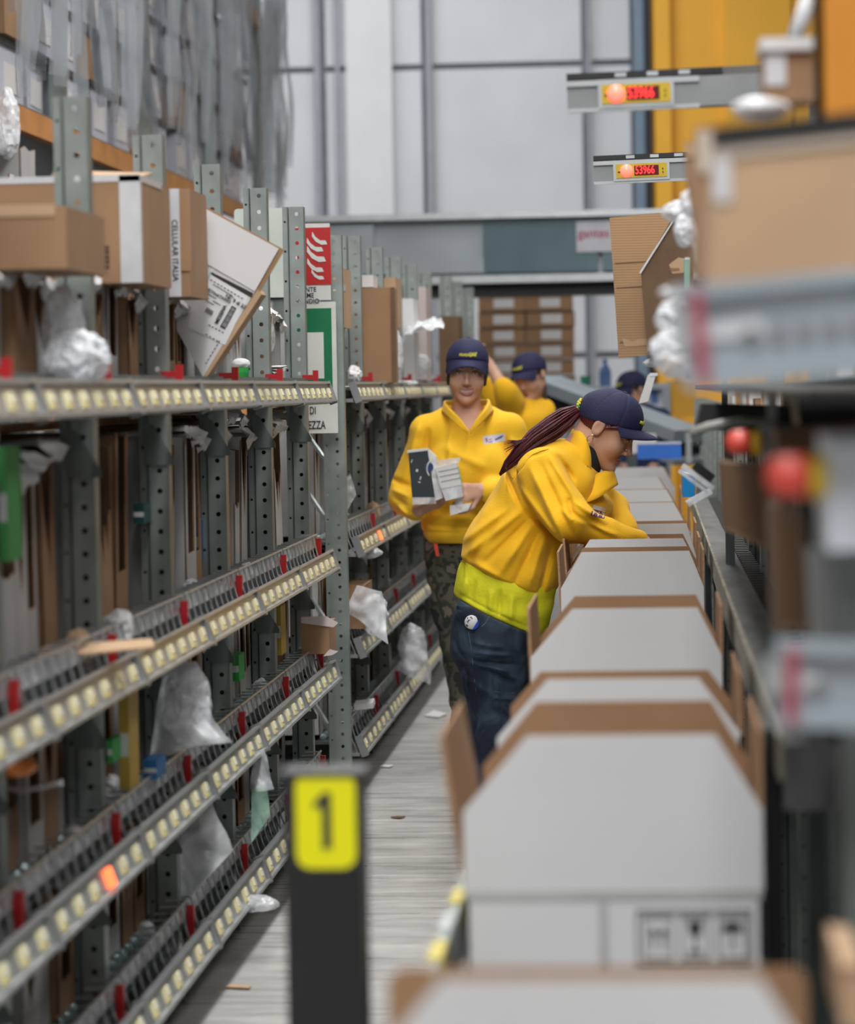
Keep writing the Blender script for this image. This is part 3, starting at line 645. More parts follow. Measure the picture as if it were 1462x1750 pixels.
# ============================================================= plastic bags and odd goods in the lower shelves
def bagsheet(px, Y, mat_, label, seed, amp=.03, n=18, fr=8):
    o = sheet('plastic_bag', [atY(*p, Y) for p in px], mat_, n, n, amp, fr, seed); tag(o, label, 'plastic bag'); return o
def X_bag(px, X, mat_, label, seed, amp=.03, n=20, fr=10):
    o = sheet('plastic_bag', [atX(*p, X) for p in px], mat_, n, n, amp, fr, seed); tag(o, label, 'plastic bag'); return o
def blob(px, py, Y, rad, mat_, label, seed, amp=.28, sub=4, fr=11):
    o = crumple('plastic_bag', atY(px, py, Y), rad, mat_, seed, amp, sub, fr); tag(o, label, 'plastic bag'); return o
bagsheet([(262, 1290), (395, 1272), (330, 1135), (268, 1150)], 6.95, film, 'large clear bag bulging over the third rail before the sign', 2, .035)
blob(320, 1205, 7.0, (.055, .06, .085), film, 'puffed clear bag filling the big bag on the third shelf', 5)
bagsheet([(305, 1545), (400, 1452), (355, 1365), (300, 1390)], 7.15, film_thick, 'pale cloudy bag hanging over the bottom shelf left of bollard', 7, .03)
bagsheet([(432, 1345), (478, 1340), (455, 1275), (430, 1290)], 7.9, film, 'small clear wrapper above the green film', 9, .03)
bagsheet([(430, 1440), (462, 1395), (452, 1345), (430, 1350)], 7.9, film_green, 'pale green film sticking out of the bottom shelf', 11, .02)
blob(440, 1545, 7.7, (.05, .06, .02), film, 'flat clear film on the floor under the bottom rail', 13)
bagsheet([(590, 1045), (668, 1100), (655, 1010), (610, 1000)], 10.9, film_thick, 'white bag hanging from the third shelf just beyond the sign post', 15, .03)
blob(640, 1050, 11.0, (.05, .06, .075), film_thick, 'stuffed clear bag over the rail just beyond the sign post', 17)
bagsheet([(590, 880), (608, 850), (600, 810), (582, 815)], 11.0, film, 'clear film poking out of second shelf beyond the sign', 19, .02)
blob(628, 945, 11.3, (.05, .05, .02), film, 'shiny clear bag under the second rail beyond the sign', 21)
blob(705, 1105, 12.9, (.055, .05, .09), film, 'clear bag hanging low behind the smiling woman', 23)
bagsheet([(685, 1150), (735, 1170), (728, 1075), (690, 1080)], 12.8, film, 'torn clear bag reaching down to the lowest rail', 25, .03)
def wbox(name, px0, px1, pyt, pyb, Y, d, label, m_, cat='box', rot=(0, 0, 0), part='lid_edge'):
    a = atY(px0, pyb, Y); b_ = atY(px1, pyt, Y)
    t = thing(name, label, cat, (a.x, Y, a.z), rot); MB().span((0, 0, 0), (b_.x-a.x, d, b_.z-a.z)).build('body', m_, t)
    MB().span((-.001, -.001, b_.z-a.z-.006), (b_.x-a.x+.001, d*.5, b_.z-a.z+.001)).build(part, kraft_edge if m_ in (kraft, kraft_in, kraft_lit) else grey_board, t); return t
wbox('carton', 588, 623, 1000, 1075, 10.95, .3, 'brown carton sticking out over the third shelf beyond the sign post', kraft)
# open brown carton with pale flaps at the sign end
o = thing('open_carton', 'small brown carton with pale open flaps jutting out beside the sign post', 'carton', atY(516, 1118, 9.7))
w = .09; h = .10
MB().span((0, 0, 0), (w, .2, h)).build('body', kraft, o)
MB().plate([(0, 0), (w+.015, -.015), (w+.03, .0), (w-.01, .022), (0, .02)], (0, 0, h), (1, 0, 0), (0, .2, .98), .003).build('flap', mat('pale_pink_board', (.55, .47, .46), .6), o)
MB().plate([(0, 0), (.03, .004), (.048, .016), (.02, .024)], (w-.02, -.002, -.008), (1, 0, 0), (0, .25, .96), .003).build('flap', MATS['pale_pink_board'], o)
for px0, px1, t_, b_, Y, l, m_ in ((392, 408, 1120, 1165, 8.4, 'green printed pack standing in third shelf cartons', green_pl), (245, 268, 1300, 1332, 6.6, 'small blue-capped bottle beside the large clear bag', blue_pl), (183, 192, 1265, 1305, 6.2, 'thin green strip pack near the big bag', green_pl),
        (205, 219, 1188, 1350, 6.3, 'tall mustard yellow pack on the third shelf', mat('mustard_pack', (.50, .33, .05), .5)), (472, 480, 1036, 1120, 9.4, 'slim yellow-edged pack near the open flap carton', MATS['mustard_pack']), (330, 341, 890, 960, 8.0, 'dark blue pack between torn second shelf cartons', blue_pl),
        (228, 246, 862, 895, 7.0, 'small dark teal box in a second shelf carton', mat('dark_teal', (.01, .07, .07), .4)), (0, 10, 765, 960, 5.2, 'green carton edge on the second shelf by the picture border', mat('green_board', (.06, .32, .08), .6))):
    a = atY(px0, b_, Y); c = atY(px1, t_, Y); q = thing('boxed_product', l, 'box', (a.x, Y, a.z)); MB().span((0, 0, 0), (c.x-a.x, .12, c.z-a.z)).build('body', m_, q); MB().span((.001, -.001, (c.z-a.z)*.35), (c.x-a.x-.001, .0, (c.z-a.z)*.6)).build('print_band', white_board if m_ is not white_board else ink, q)
blob(250, 1590, 6.75, (.018, .02, .02), film, 'small shiny clear wrapper in the bottom shelf', 31)
blob(25, 1308, 5.3, (.035, .04, .018), mat('orange_wrap', (.75, .22, .04), .4), 'crumpled orange wrap on the third shelf by the picture border', 33)
o = MB().tube([atY(-20, 1340, 5.35), atY(40, 1352, 5.3), atY(105, 1338, 5.25)], .004, 6).build('strap', tape_w); tag(o, 'pale packing strap poking out of the third shelf', 'strap')
o = MB().plate([(0, 0), (.24, .0), (.24, .09), (.02, .12)], atY(60, 1128, 5.75), (.9, .4, .05), (-.2, .9, .1), .004).build('board_scrap', kraft_lit); tag(o, 'loose tan cardboard sheet lying on the second rail', 'cardboard')
o = MB().plate([(0, 0), (.07, 0), (.07, .09), (0, .09)], atY(606, 1214, 11.2), (1, 0, .1), (0, 1, .1), .02).build('white_box', white_board); tag(o, 'flat white box lying in bottom shelf beyond the sign', 'box')
for li in (0, 1, 2, 3):
    for key_, ys_, nm_ in (('a', YS1, 'before the sign'), ('b', YS2, 'beyond the sign')):
        for i in range(len(ys_)-1):
            R = random.Random(li*17+i*3+(5 if key_ == 'b' else 0)); 
            if R.random() < .25 or (li == 0 and key_ == 'a'): continue
            bay = (len(ys_)-2-i) if key_ == 'a' else i; r_ = R.uniform(.020, .036)
            o = crumple('film_wad', (PX+R.uniform(-.01, .05), ys_[i]+R.uniform(.15, .8), LEV[li]+.052+r_*.5), (r_*.8, r_*1.5, r_), R.choice((film, film_thick, kraft_lit, film, white_board)), i*4+li, .35, 3, 26)
            tag(o, f'small crumpled wrapping wad on the {SHN[li]} shelf, bay {("one", "two", "three", "four", "five", "six")[bay]} {nm_}', 'wrapping')
# litter on the floor
def litter(px, py, pts, m_, label, name='paper_scrap'):
    d = ray(px, py); p = CAM+d*(-CZ/d.z); o = MB().plate(pts, p+Vector((0, 0, .003)), (1, 0, .02), (0, 1, .01), .003).build(name, m_); tag(o, label, 'scrap'); return p
litter(385, 1690, [(0, 0), (.06, -.02), (.065, 0), (.01, .03)], kraft_lit, 'thin strip of tan cardboard on the floor left of bollard', 'cardboard_scrap')
litter(668, 1399, [(0, 0), (.035, -.02), (.05, .01), (.02, .02)], kraft_in, 'small brown scrap in the middle of the aisle floor', 'cardboard_scrap')
litter(650, 1312, [(0, 0), (.04, -.03), (.05, .03), (.01, .05)], white_board, 'white paper scrap on the floor at the lowest rail end')
litter(725, 1225, [(0, 0), (.07, -.08), (.10, .05), (.03, .2)], white_board, 'larger white paper on the far aisle floor')
# ============================================================= tall rack behind with hanging film strips
tr = thing('pallet_rack', 'tall grey and orange storage rack towering behind the flow rack', 'pallet rack', (-2.62, 11.2, 0))
orange_b = mat('orange_beam', (.50, .22, .07), .5, 0, .15, 6)
for k in range(5):
    for x in (0, -1.0): MB().span((x-.05, k*2.33, 0), (x+.02, k*2.33+.08, 6)).build('upright', galv, tr)
for z in (2.60, 3.95, 1.35):
    for x in (0, -1.0): MB().span((x-.02, -1, z-.05), (x+.03, 9.35, z+.05)).build('beam', orange_b, tr)
    MB().span((-1.0, -1, z+.05), (.0, 9.35, z+.07)).build('deck', galv_dark, tr)
rim_me = MB().span((-.52, -.04, .24), (.012, .50, .272), 0).mesh('rim', [mat('dark_bin_rim', (.045, .05, .06), .5)])
bin_me = MB().span((-.5, 0, 0), (0, .44, .24), 0).span((.0, .08, .05), (.004, .36, .17), 2).mesh('bin', [mat('bin_bluish_white', (.50, .52, .60), .55), mat('dark_bin_rim', (.045, .05, .06), .5), white_board])
mbin = MB().span((-.5, 0, 0), (0, .44, .24), 0).mesh('bin_brown', [kraft, mat('dark_bin_rim', (.05, .05, .06), .5)])
nb = 0
for i in range(15):
    for j in range(5):
        R = random.Random(i*9+j); br = R.random() < .12
        o = put('storage_bin', mbin if br else bin_me, None, (-2.63-R.uniform(0, .06), 10.5+i*.64+R.uniform(0, .08), 2.67+j*.275+(.0 if j < 4 else .24)), (0, 0, math.radians(R.uniform(-2, 2))))
        if j == 4: o.location.z = 4.02
        put('rim', rim_me, o)
        tag(o, f'{"brown" if br else "white"} stacked bin, {("lowest", "second", "third", "fourth", "topmost")[j]} in stack {("nearest", "two", "three", "four", "five", "six", "seven", "eight", "nine", "ten", "eleven", "twelve", "thirteen", "fourteen", "farthest")[i]} along the tall rack', 'bin', 'bins stacked on the tall rack')
# cartons under the orange beam
for i in range(13):
    R = random.Random(i+300); wd_ = R.uniform(.3, .55); hh = R.uniform(.3, .62)
    o = put_carton(cvariant(i, (0, 2, 3, 4)[i % 4], i % 3, .24), (-2.62, 10.6+i*.68, 1.96), (0, 0, 0), (1.4, wd_/.18, hh/.24)); o.location.z = 1.42+.02; o.scale[2] = (hh+.45)/.24
    tag(o, f'{OUT[i % 3][0]} carton under the orange beam, {("nearest", "two", "three", "four", "five", "six", "seven", "eight", "nine", "ten", "eleven", "twelve", "farthest")[i]} along the tall rack', 'carton', 'cartons under the orange beam')
# hanging film strips: each strip a long wavy sheet
for k in range(56):
    R = random.Random(k+70); y = 11.9+k*.163; top = 5.2; bot = 2.74+R.uniform(-.1, .25); mb = MB(); n = 22; wv = R.uniform(.07, .12); ph = R.uniform(0, 6); x0 = -2.50+R.uniform(-.03, .05); am = R.uniform(.3, 1)
    for i in range(n+1):
        z = top+(bot-top)*i/n; dx = am*(.022*math.sin(z*4+ph)+.012*math.sin(z*9+ph*2)); dy = .04*math.sin(z*2.1+ph*1.7)
        for q in (0, .33, .66, 1): mb.v.append((dx+.03*math.sin(q*3+z*1.5+ph), dy+q*wv, z-bot))
    mb.f = [(i*4+q, i*4+q+1, (i+1)*4+q+1, (i+1)*4+q) for i in range(n) for q in range(3)]; mb.m = [0]*len(mb.f)
    o = mb.build('film_strip', film_strip, smooth=True); o.location = (x0, y, bot)
    tag(o, 'long wavy strip of smoky film hanging down in front of the stacked bins', 'film strip', 'film strips hanging before the tall rack')
# thick end strips (edge of the curtain, beyond the rack end)
for k, (p, q) in enumerate((((440, 0), (462, 340)), ((456, 0), (448, 330)), ((420, 0), (452, 300)))):
    a = atY(*p, 21.0+k*.3); b_ = atY(*q, 21.0+k*.3); mb = MB(); n = 24
    for i in range(n+1):
        u = i/n; c = a.lerp(b_, u); s_ = .07*math.sin(u*7+k*2)
        for w_ in (-.06, 0, .06): mb.v.append((c.x+s_+w_*(1+.4*math.sin(u*9)), c.y+abs(w_), c.z-b_.z))
    mb.f = [(i*3+q_, i*3+q_+1, (i+1)*3+q_+1, (i+1)*3+q_) for i in range(n) for q_ in range(2)]; mb.m = [0]*len(mb.f)
    o = mb.build('film_strip', film_strip, smooth=True); o.location = (0, 0, b_.z); tag(o, ('smoky film strip at the open end, curling right', 'smoky film strip at the open end, hanging straightest', 'inner smoky film strip at the open end of the curtain')[k], 'film strip')
blob(12, 215, 11.9, (.05, .06, .13), film_thick, 'white crumpled bag under the orange beam by the picture border', 41)
# ============================================================= far background
pal = thing('pallet', 'wooden pallet under the stack of labelled brown cartons', 'pallet', (atY(815, 650, 24).x, 24, 0))
for k in range(5): MB().span((0, k*.2, .1), (.85, k*.2+.12, .12)).build('slat', kraft_lit, pal)
for x in (0, .38, .75): MB().span((x, 0, 0), (x+.1, .9, .1)).build('block', kraft_lit, pal)
x0 = atY(818, 650, 24).x; zt_ = atY(900, 503, 24).z; rowh = .127
for j in range(8):
    for i in range(2):
        R = random.Random(i+j*5)
        ztop = zt_-j*rowh
        o = thing('carton', f'labelled brown carton, {"left" if i == 0 else "right"} column, {ORD[j] if j < 7 else "eighth"} from the top of the pallet stack', 'carton', (x0+i*.38+R.uniform(-.01, .01), 24.05, ztop-rowh), group='labelled brown cartons on the pallet')
        MB().span((0, 0, 0), (.37, .5, rowh-.018)).build('body', kraft, o)
        MB().span((.12, -.004, .025), (.28, 0, rowh-.03)).build('label', white_board, o)
        MB().span((.0, -.006, rowh-.02), (.37, .4, rowh-.008)).build('lid_edge', kraft_in, o)
o = thing('carton', 'tall brown carton block on which the labelled cartons stand', 'carton', (x0, 24.05, .12)); MB().span((0, 0, 0), (.75, .8, zt_-8*rowh-.125)).build('body', kraft, o); MB().span((0, -.003, .4), (.75, .0, .42)).build('tape', tape_w, o)
o = thing('carton', 'dark brown tall carton at the left of the pallet stack', 'carton', (atY(757, 600, 23.4).x, 23.4, 0)); MB().span((0, 0, 0), (.2, .4, 1.95)).build('body', kraft_in, o); MB().span((.02, -.003, 1.5), (.08, 0, 1.6)).build('label', green_pl, o)
# sloping grey conveyor chute at the far right of the aisle
def beam(a, b_, w, h, name, m_, parent=None):
    a, b_ = Vector(a), Vector(b_); d = b_-a; z = Vector((0, 0, 1)); s_ = d.normalized().cross(z).normalized(); n_ = s_.cross(d.normalized())
    mb = MB(); vs = [a+s_*i*w/2+n_*j*h/2 for j in (-1, 1) for i in (-1, 1)]+[b_+s_*i*w/2+n_*j*h/2 for j in (-1, 1) for i in (-1, 1)]
    mb.add(vs, [(0, 1, 3, 2), (4, 6, 7, 5), (0, 4, 5, 1), (2, 3, 7, 6), (0, 2, 6, 4), (1, 5, 7, 3)]); o = mb.build(name, m_, None)
    return o
cb = mat('blue_grey_chute', (.33, .38, .42), .4, .3, .1, 4)
ch_ = thing('sloping_chute', 'sloping blue-grey conveyor chute behind the bending woman', 'conveyor', (-.3, 19, 0))
def cbeam(p, q, Y0, Y1, h, m_, nm):
    a = atY(*p, Y0); b_ = atY(*q, Y1); o = beam(a, b_, .25, h, nm, m_); o.parent = ch_; o.matrix_parent_inverse = ch_.matrix_basis.inverted(); return o
cbeam((930, 652), (1180, 745), 18.6, 17.6, .07, cb, 'upper_rail'); cbeam((930, 672), (1180, 770), 18.7, 17.7, .05, dark, 'belt'); cbeam((930, 690), (1180, 790), 18.6, 17.6, .03, cb, 'lower_rail')
for x in (-.55, .15): MB().span((x, -.5, 0), (x+.06, -.4, 1.2)).build('leg', cb, ch_)
o = wbox('crate', 1090, 1165, 757, 785, 15.5, .4, 'bright blue crate behind the bending woman\'s cap brim', mat('bright_blue', (.03, .16, .62), .4), 'crate')
o = wbox('carton', 1060, 1122, 742, 775, 17, .3, 'white carton beside the blue crate', white_board, 'carton')
o = wbox('orange_guard', 1140, 1190, 652, 712, 21, .05, 'orange panel glimpsed under the right rack beam', orange, 'panel')
o = wbox('notice_board', 1098, 1146, 655, 708, 20.8, .05, 'white notice panel beside the orange panel', mat('notice_white', (.70, .74, .82), .5), 'panel')
MB().span((.06, -.003, .07), (.11, -.001, .17)).build('notice_mark', mat('notice_blue', (.1, .2, .5), .5), o)
o = thing('water_bottle', 'blue-capped bottle on the far table before the white wall', 'bottle', atY(1035, 660, 21)); MB().lathe([(.04, 0), (.042, .1), (.03, .13), (.014, .15), (.014, .17)], (0, 0, 0), 'Z', 12).build('body', mat('bottle_blue', (.12, .22, .45), .25), o); MB().lathe([(.017, .165), (.017, .185)], (0, 0, 0), 'Z', 10).build('cap', blue_pl, o)
o = thing('green_tub', 'small green tub on the far table', 'tub', atY(1001, 660, 21)); MB().lathe([(.032, 0), (.036, .06), (.038, .065)], (0, 0, 0), 'Z', 12).build('body', mat('tub_green', (.03, .25, .16), .4), o); MB().lathe([(.039, .062), (.039, .07)], (0, 0, 0), 'Z', 12).build('lid', green_pl, o)
o = thing('work_table', 'grey far table holding the bottle and the green tub', 'table', (-.62, 20.7, 0)); MB().span((0, 0, atY(1000, 660, 21).z-.03), (.75, .8, atY(1000, 660, 21).z-.003)).build('table_top', cb, o)
for x in (0, .7):
    for y in (0, .74): MB().span((x, y, 0), (x+.05, y+.05, atY(1000, 660, 21).z-.03)).build('leg', cb, o)
# ============================================================= right side: rack, rails, displays, control boxes
rr_ = thing('flow_rack', 'right-hand perforated steel rack beside the conveyor', 'flow rack', (.335, 3.1, 0))
for k in range(17): put('post', post_me, rr_, (-.02, .98+k*.975-.02, 0), sc=(1, 1, .64 if k < 6 else .66))
for z in (.12, .50, .88, 1.17): MB().span((.03, -.4, z), (.85, 16.2, z+.03)).build('shelf', galv_dark, rr_)
MB().span((-.20, -.38, 1.432), (.85, 6.2, 1.445)).build('shelf', black, rr_)
MB().span((.86, -.4, 0), (.88, 16.2, 1.62)).build('dark_backing', dark, rr_)  # near-black sheet added to paint the dark depth of the rack
nn = 0
for li, z in enumerate((.15, .53, .91, 1.20, 1.448)):
    for i in range((9, 9, 9, 17, 6)[li]):
        R = random.Random(i*5+li+900); y = 3.2+i*.85
        o = put_carton(cvariant(i, (0, 2, 3, 4)[(i+li) % 4], (i+li) % 3, .24), (.40, y+.3, z), (0, 0, math.pi), (1, 1.5, 1)); 
        tag(o, f'{OUT[(i+li) % 3][0]} carton in the right rack, {("lowest", "second", "third", "fourth", "top")[li]} shelf, {("nearest", "second", "third", "fourth", "fifth", "sixth", "seventh", "eighth", "ninth", "tenth", "eleventh", "twelfth", "thirteenth", "fourteenth", "fifteenth", "sixteenth", "last")[i]} from the viewer', 'carton', 'cartons in the right rack')
# cross rails near the viewer
pale_rail = mat('pale_blue_grey_rail', (.34, .385, .42), .4, .15, .06, 6)
pink_red = mat('dusty_red_clip', (.36, .06, .09), .5)
def cross_rail(px0, py0, px1, py1, hpx, Y, label, marks, redx):
    a = atY(px0, py0, Y); b_ = atY(px1, py1, Y); h = hpx*Y/F; t = thing('light_rail', label, 'rail', a); d = b_-a
    ang = math.atan2(d.z, d.x); t.rotation_euler = (0, -ang, 0); L_ = d.length
    MB().span((0, 0, -h*.5), (L_, .02, h*.5)).build('rail', pale_rail, t)
    for s_ in (-1, 1): MB().span((0, -.012, s_*h*.5-.006), (L_, .02, s_*h*.5+.006)).build('edge_bead', pale_rail, t)
    MB().span((0, -.004, -.004), (L_*.42, 0, .010)).build('paper_strip', tape_w, t)
    for m_ in marks: MB().span((m_*Y/F, -.004, -h*.16), ((m_+24)*Y/F, 0, h*.02)).build('pick_light', ink_grey, t)
    MB().span((redx*Y/F, -.014, -h*.52), ((redx+20)*Y/F, .0, h*.5)).build('red_clip', pink_red, t)
    MB().span((redx*Y/F-.02, -.006, -h*.15), (redx*Y/F, .01, h*.35)).build('end_cap', alu, t)
    return t
t = cross_rail(1165, 578, 1500, 545, 152, 2.75, 'thick pale rail with red clip crossing under the big brown carton', (105, 152, 196, 240, 282), 22)
t = cross_rail(1325, 1168, 1500, 1172, 125, 2.75, 'lower pale rail with red clip at the right edge', (62,), 18)
# big carton on the top rail
a = atY(1215, 505, 3.0); 
def rbox(name, poly, Y, d, label, mats, cat='carton', parent=None):
    P = [atY(*p, Y) for p in poly]; o_ = P[0].copy()
    if parent is not None:
        o_ = parent.location.copy()
        return MB().plate([(p.x-o_.x, p.z-o_.z) for p in P], (0, Y-o_.y, 0), (1, 0, 0), (0, 0, 1), -d, (0, 0, 0)).build(name, mats, parent), (lambda x, y: atY(x, y, Y)-o_)
    t = thing(name, label, cat, o_)
    MB().plate([(p.x-o_.x, p.z-o_.z) for p in P], (0, 0, 0), (1, 0, 0), (0, 0, 1), -d, (0, 0, 0)).build('body', mats, t); return t, (lambda x, y: atY(x, y, Y)-o_)
t, q = rbox('carton', [(1212, 500), (1500, 478), (1500, 208), (1222, 238)], 3.0, .3, 'big blurred brown carton with dark open top at upper right', [kraft_lit])
p0, p1 = q(1222, 238), q(1500, 208)
MB().plate([(p0.x, p0.z), (p1.x, p1.z), (p1.x, p1.z-.018), (p0.x, p0.z-.018)], (0, -.004, 0), (1, 0, 0), (0, 0, 1), -.004).build('rim_flap', mat('pale_board', (.55, .46, .38), .7), t)
p0, p1 = q(1218, 218), q(1500, 188)
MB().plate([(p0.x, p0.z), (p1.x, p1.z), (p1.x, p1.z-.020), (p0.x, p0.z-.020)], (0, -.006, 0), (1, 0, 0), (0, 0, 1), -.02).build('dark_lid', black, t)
p0 = q(1220, 240); MB().span((p0.x-.0, -.003, p0.z-.06), (p0.x+.016, .0, p0.z)).build('tape', tape_w, t)
t, q = rbox('carton', [(1188, 470), (1228, 480), (1222, 215), (1190, 215)], 3.7, .2, 'tall narrow brown carton left of the big blurred one', [kraft])
p0 = q(1193, 225); MB().span((p0.x, -.004, p0.z-.05), (p0.x+.018, 0, p0.z)).build('tape', mat('pale_board', (.55, .46, .38), .7), t)
t, q = rbox('carton', [(1175, 300), (1196, 420), (1200, 250), (1172, 240)], 4.6, .15, 'thin brown carton edge beside the display bar', [kraft])
p0 = q(1173, 246); MB().span((p0.x, -.003, p0.z-.02), (p0.x+.02, .15, p0.z)).build('flap', kraft_lit, t)
t, q = rbox('carton', [(1308, 176), (1390, 172), (1390, 72), (1303, 76)], 4.2, .12, 'small brown box with white lid on the upper display arm', [kraft])
p0, p1 = q(1300, 84), q(1392, 64); MB().span((p0.x, -.012, p0.z-.003), (p1.x, .12, p1.z)).build('lid', white_board, t)
p0 = q(1308, 90); MB().span((p0.x, -.003, p0.z-.045), (p0.x+.028, 0, p0.z)).build('tape', tape_w, t)
o = crumple('plastic_bag', atY(1300, 186, 4.0), (.035, .04, .014), tape_w, 3, .2, 4, 10); tag(o, 'white wrapped bundle on top of the big blurred carton', 'plastic bag')
o = thing('orange_post', 'orange steel column at the upper right corner', 'column', (atY(1395, 100, 3.9).x, 3.9, 1.55)); MB().span((0, 0, 0), (.055, .03, .9)).span((0, 0, 0), (.01, .06, .9)).span((.055, 0, 0), (.065, .06, .9)).build('column', orange_d, o); MB().span((-.005, -.003, 0), (.07, .07, .01)).build('base_plate', orange_d, o)
o = MB().tube([atY(1355, 75, 4.6), atY(1372, 30, 4.6), atY(1392, -30, 4.6)], .012, 8).build('cable_tube', tape_w, smooth=True); tag(o, 'white tube slanting up beside the orange column', 'tube')
# display bars
dled = mat('red_led', (.8, .02, .02), .4, emit=(1, .03, .03), estr=1.6); dlamp = mat('red_lamp', (1, .3, .2), .3, emit=(1, .10, .07), estr=1.7)
def display(px0, px1, pyt, pyb, Y, wx0, wx1, label, arm, digits):
    a = atY(px0, pyb, Y); b_ = atY(px1, pyt, Y); h = b_.z-a.z; w = b_.x-a.x
    h = (pyb-pyt)*Y/F; t = thing('display_bar', label, 'display', (a.x, Y, a.z), (0, math.radians(-1.2), 0)); S = lambda px: (px-px0)*Y/F
    MB().span((0, 0, .004), (w+arm, .05, h*.8)).build('bar', alu_grey, t)
    MB().span((0, -.008, h*.66), (w, .0, h*.80)).span((0, -.008, 0), (w, .0, h*.10)).build('edge_bead', alu, t)
    tk = MB()
    MB().span((.0, .0, h*.84), (w+arm*.2, .05, h)).build('top_track', black, t)
    for k in range(3): MB().span((S(wx0)+k*.07+.03, -.002, h*.86), (S(wx0)+k*.07+.055, 0, h*.97)).build('track_gap', alu, t)
    if arm: MB().span((w*.9, .012, h*.05), (w+arm, .06, h*1.02)).build('arm_box', mat('arm_grey', (.12, .115, .11), .5), t)
    hs = MB().span((S(wx0)-.008, -.012, h*.08), (S(wx1)+.008, 0, h*.80)).build('display_housing', alu, t)
    x0, x1 = S(wx0), S(wx1); zc = h*.42; W_ = x1-x0
    MB().span((x0, -.015, zc-h*.24), (x1, -.012, zc+h*.24)).build('display_face', mat('amber_face', (.58, .40, .02), .35), t)
    MB().span((x0+W_*.36, -.0165, zc-h*.17), (x0+W_*.84, -.0145, zc+h*.17)).build('digit_window', mat('dark_red_window', (.10, .0, .0), .2), t)
    MB().lathe([(.48*h*.5, 0), (.42*h*.5, -.006), (.22*h*.5, -.010), (.002, -.011)], (x0+W_*.21, -.014, zc), 'Y', 16).build('signal_lamp', dlamp, t, True)
    text('digit_lettering', digits, h*.40, dled, t, (x0+W_*.375, -.018, zc), (math.pi/2, 0, 0), sx=W_*.45/(h*.40*.58*len(digits)), depth=.0008)
    text('face_lettering', ':', h*.34, ink, t, (x0+W_*.90, -.0165, zc), (math.pi/2, 0, 0)); text('face_lettering', '-', h*.34, ink, t, (x0+W_*.03, -.0165, zc), (math.pi/2, 0, 0))
    return t
display(1016, 1200, 267, 316, 8.9, 1054, 1140, 'lower grey display bar with glowing red lamp and digits 53966', .20, '53966')
display(971, 1196, 127, 194, 6.75, 1030, 1146, 'upper grey display bar with red lamp on a long dark arm', .26, '53966')
dp = thing('display_mast', 'slim grey masts on the right rack that carry the display bars', 'mast', (.36, 6.8, 1.447))
MB().span((0, 0, 0), (.03, .03, atY(1300, 127, 6.8).z-1.45)).build('mast', galv, dp); MB().span((0, 2.13, 0), (.03, 2.16, atY(1300, 267, 8.9).z-1.45)).build('mast', galv, dp)
# hanging corrugated flap in focus, with dark wedge
def corr_mat():
    m = mat('corrugated_kraft', (.40, .245, .125), .75, 0, .12, 4); nt = m.node_tree
    w = nt.nodes.new('ShaderNodeTexWave'); w.bands_direction = 'Z'; w.inputs['Scale'].default_value = 42; w.inputs['Distortion'].default_value = .6
    tc = nt.nodes.new('ShaderNodeTexCoord'); nt.links.new(tc.outputs['Object'], w.inputs[0]); bp = nt.nodes.new('ShaderNodeBump'); bp.inputs['Strength'].default_value = .12; bp.inputs['Distance'].default_value = .004
    nt.links.new(w.outputs[1], bp.inputs['Height']); nt.links.new(bp.outputs[0], nt.nodes['Principled BSDF'].inputs['Normal']); return m
corr = corr_mat()
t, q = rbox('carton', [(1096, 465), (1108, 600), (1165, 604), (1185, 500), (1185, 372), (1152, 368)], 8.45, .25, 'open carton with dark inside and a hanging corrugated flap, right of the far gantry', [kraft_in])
p0, p1 = q(1093, 466), q(1152, 374); d = (p1-p0).normalized(); n_ = Vector((d.z, 0, -d.x))*.0035
MB().plate([(p0.x, p0.z), (p0.x+n_.x*1.6, p0.z+n_.z*1.6), (p1.x+n_.x, p1.z+n_.z), (p1.x, p1.z)], (0, -.003, 0), (1, 0, 0), (0, 0, 1), .006).build('flap_edge', white_board, t)
dark_c = t
t, q = rbox('hanging_flap', [(1058, 612), (1136, 604), (1150, 362), (1042, 372)], 8.7, .006, 'hanging corrugated brown carton flap right of the far gantry', [corr], 'cardboard', dark_c)
for y in (450, 492, 585): p0, p1 = q(1046+(y-372)*.066, y+1), q(1135, y-4); MB().plate([(p0.x, p0.z), (p1.x, p1.z), (p1.x, p1.z+.0025), (p0.x, p0.z+.0025)], (0, q(0, 0).y-.0012, 0), (1, 0, 0), (0, 0, 1), -.0012).build('crease', kraft_in, t)
P = [(1063, 577), (1068, 592), (1085, 592), (1125, 588), (1125, 578), (1095, 579), (1080, 583)]; Pq = [q(*p) for p in P]
MB().plate([(p.x, p.z) for p in Pq], (0, q(0, 0).y-.0015, 0), (1, 0, 0), (0, 0, 1), -.0012).build('torn_patch', kraft_lit, t)
t, q = rbox('foam_block', [(1144, 452), (1150, 468), (1172, 466), (1172, 442), (1160, 440)], 8.2, .04, 'torn tan cardboard lump in the dark open carton', [kraft_lit], 'cardboard', dark_c)
p0 = q(1146, 462); MB().span((p0.x, p0.y-.002, p0.z), (p0.x+.025, p0.y, p0.z+.006)).build('torn_edge', kraft_edge, t)
t, q = rbox('green_folder', [(1171, 540), (1178, 540), (1180, 440), (1170, 442)], 7.9, .1, 'thin pale green folder edge beside the white bags', [mat('pale_green_folder', (.25, .42, .33), .5)], 'folder')
p0 = q(1171, 440); MB().span((p0.x, -.001, p0.z-.006), (p0.x+.012, .1, p0.z)).build('spine', white_board, t)
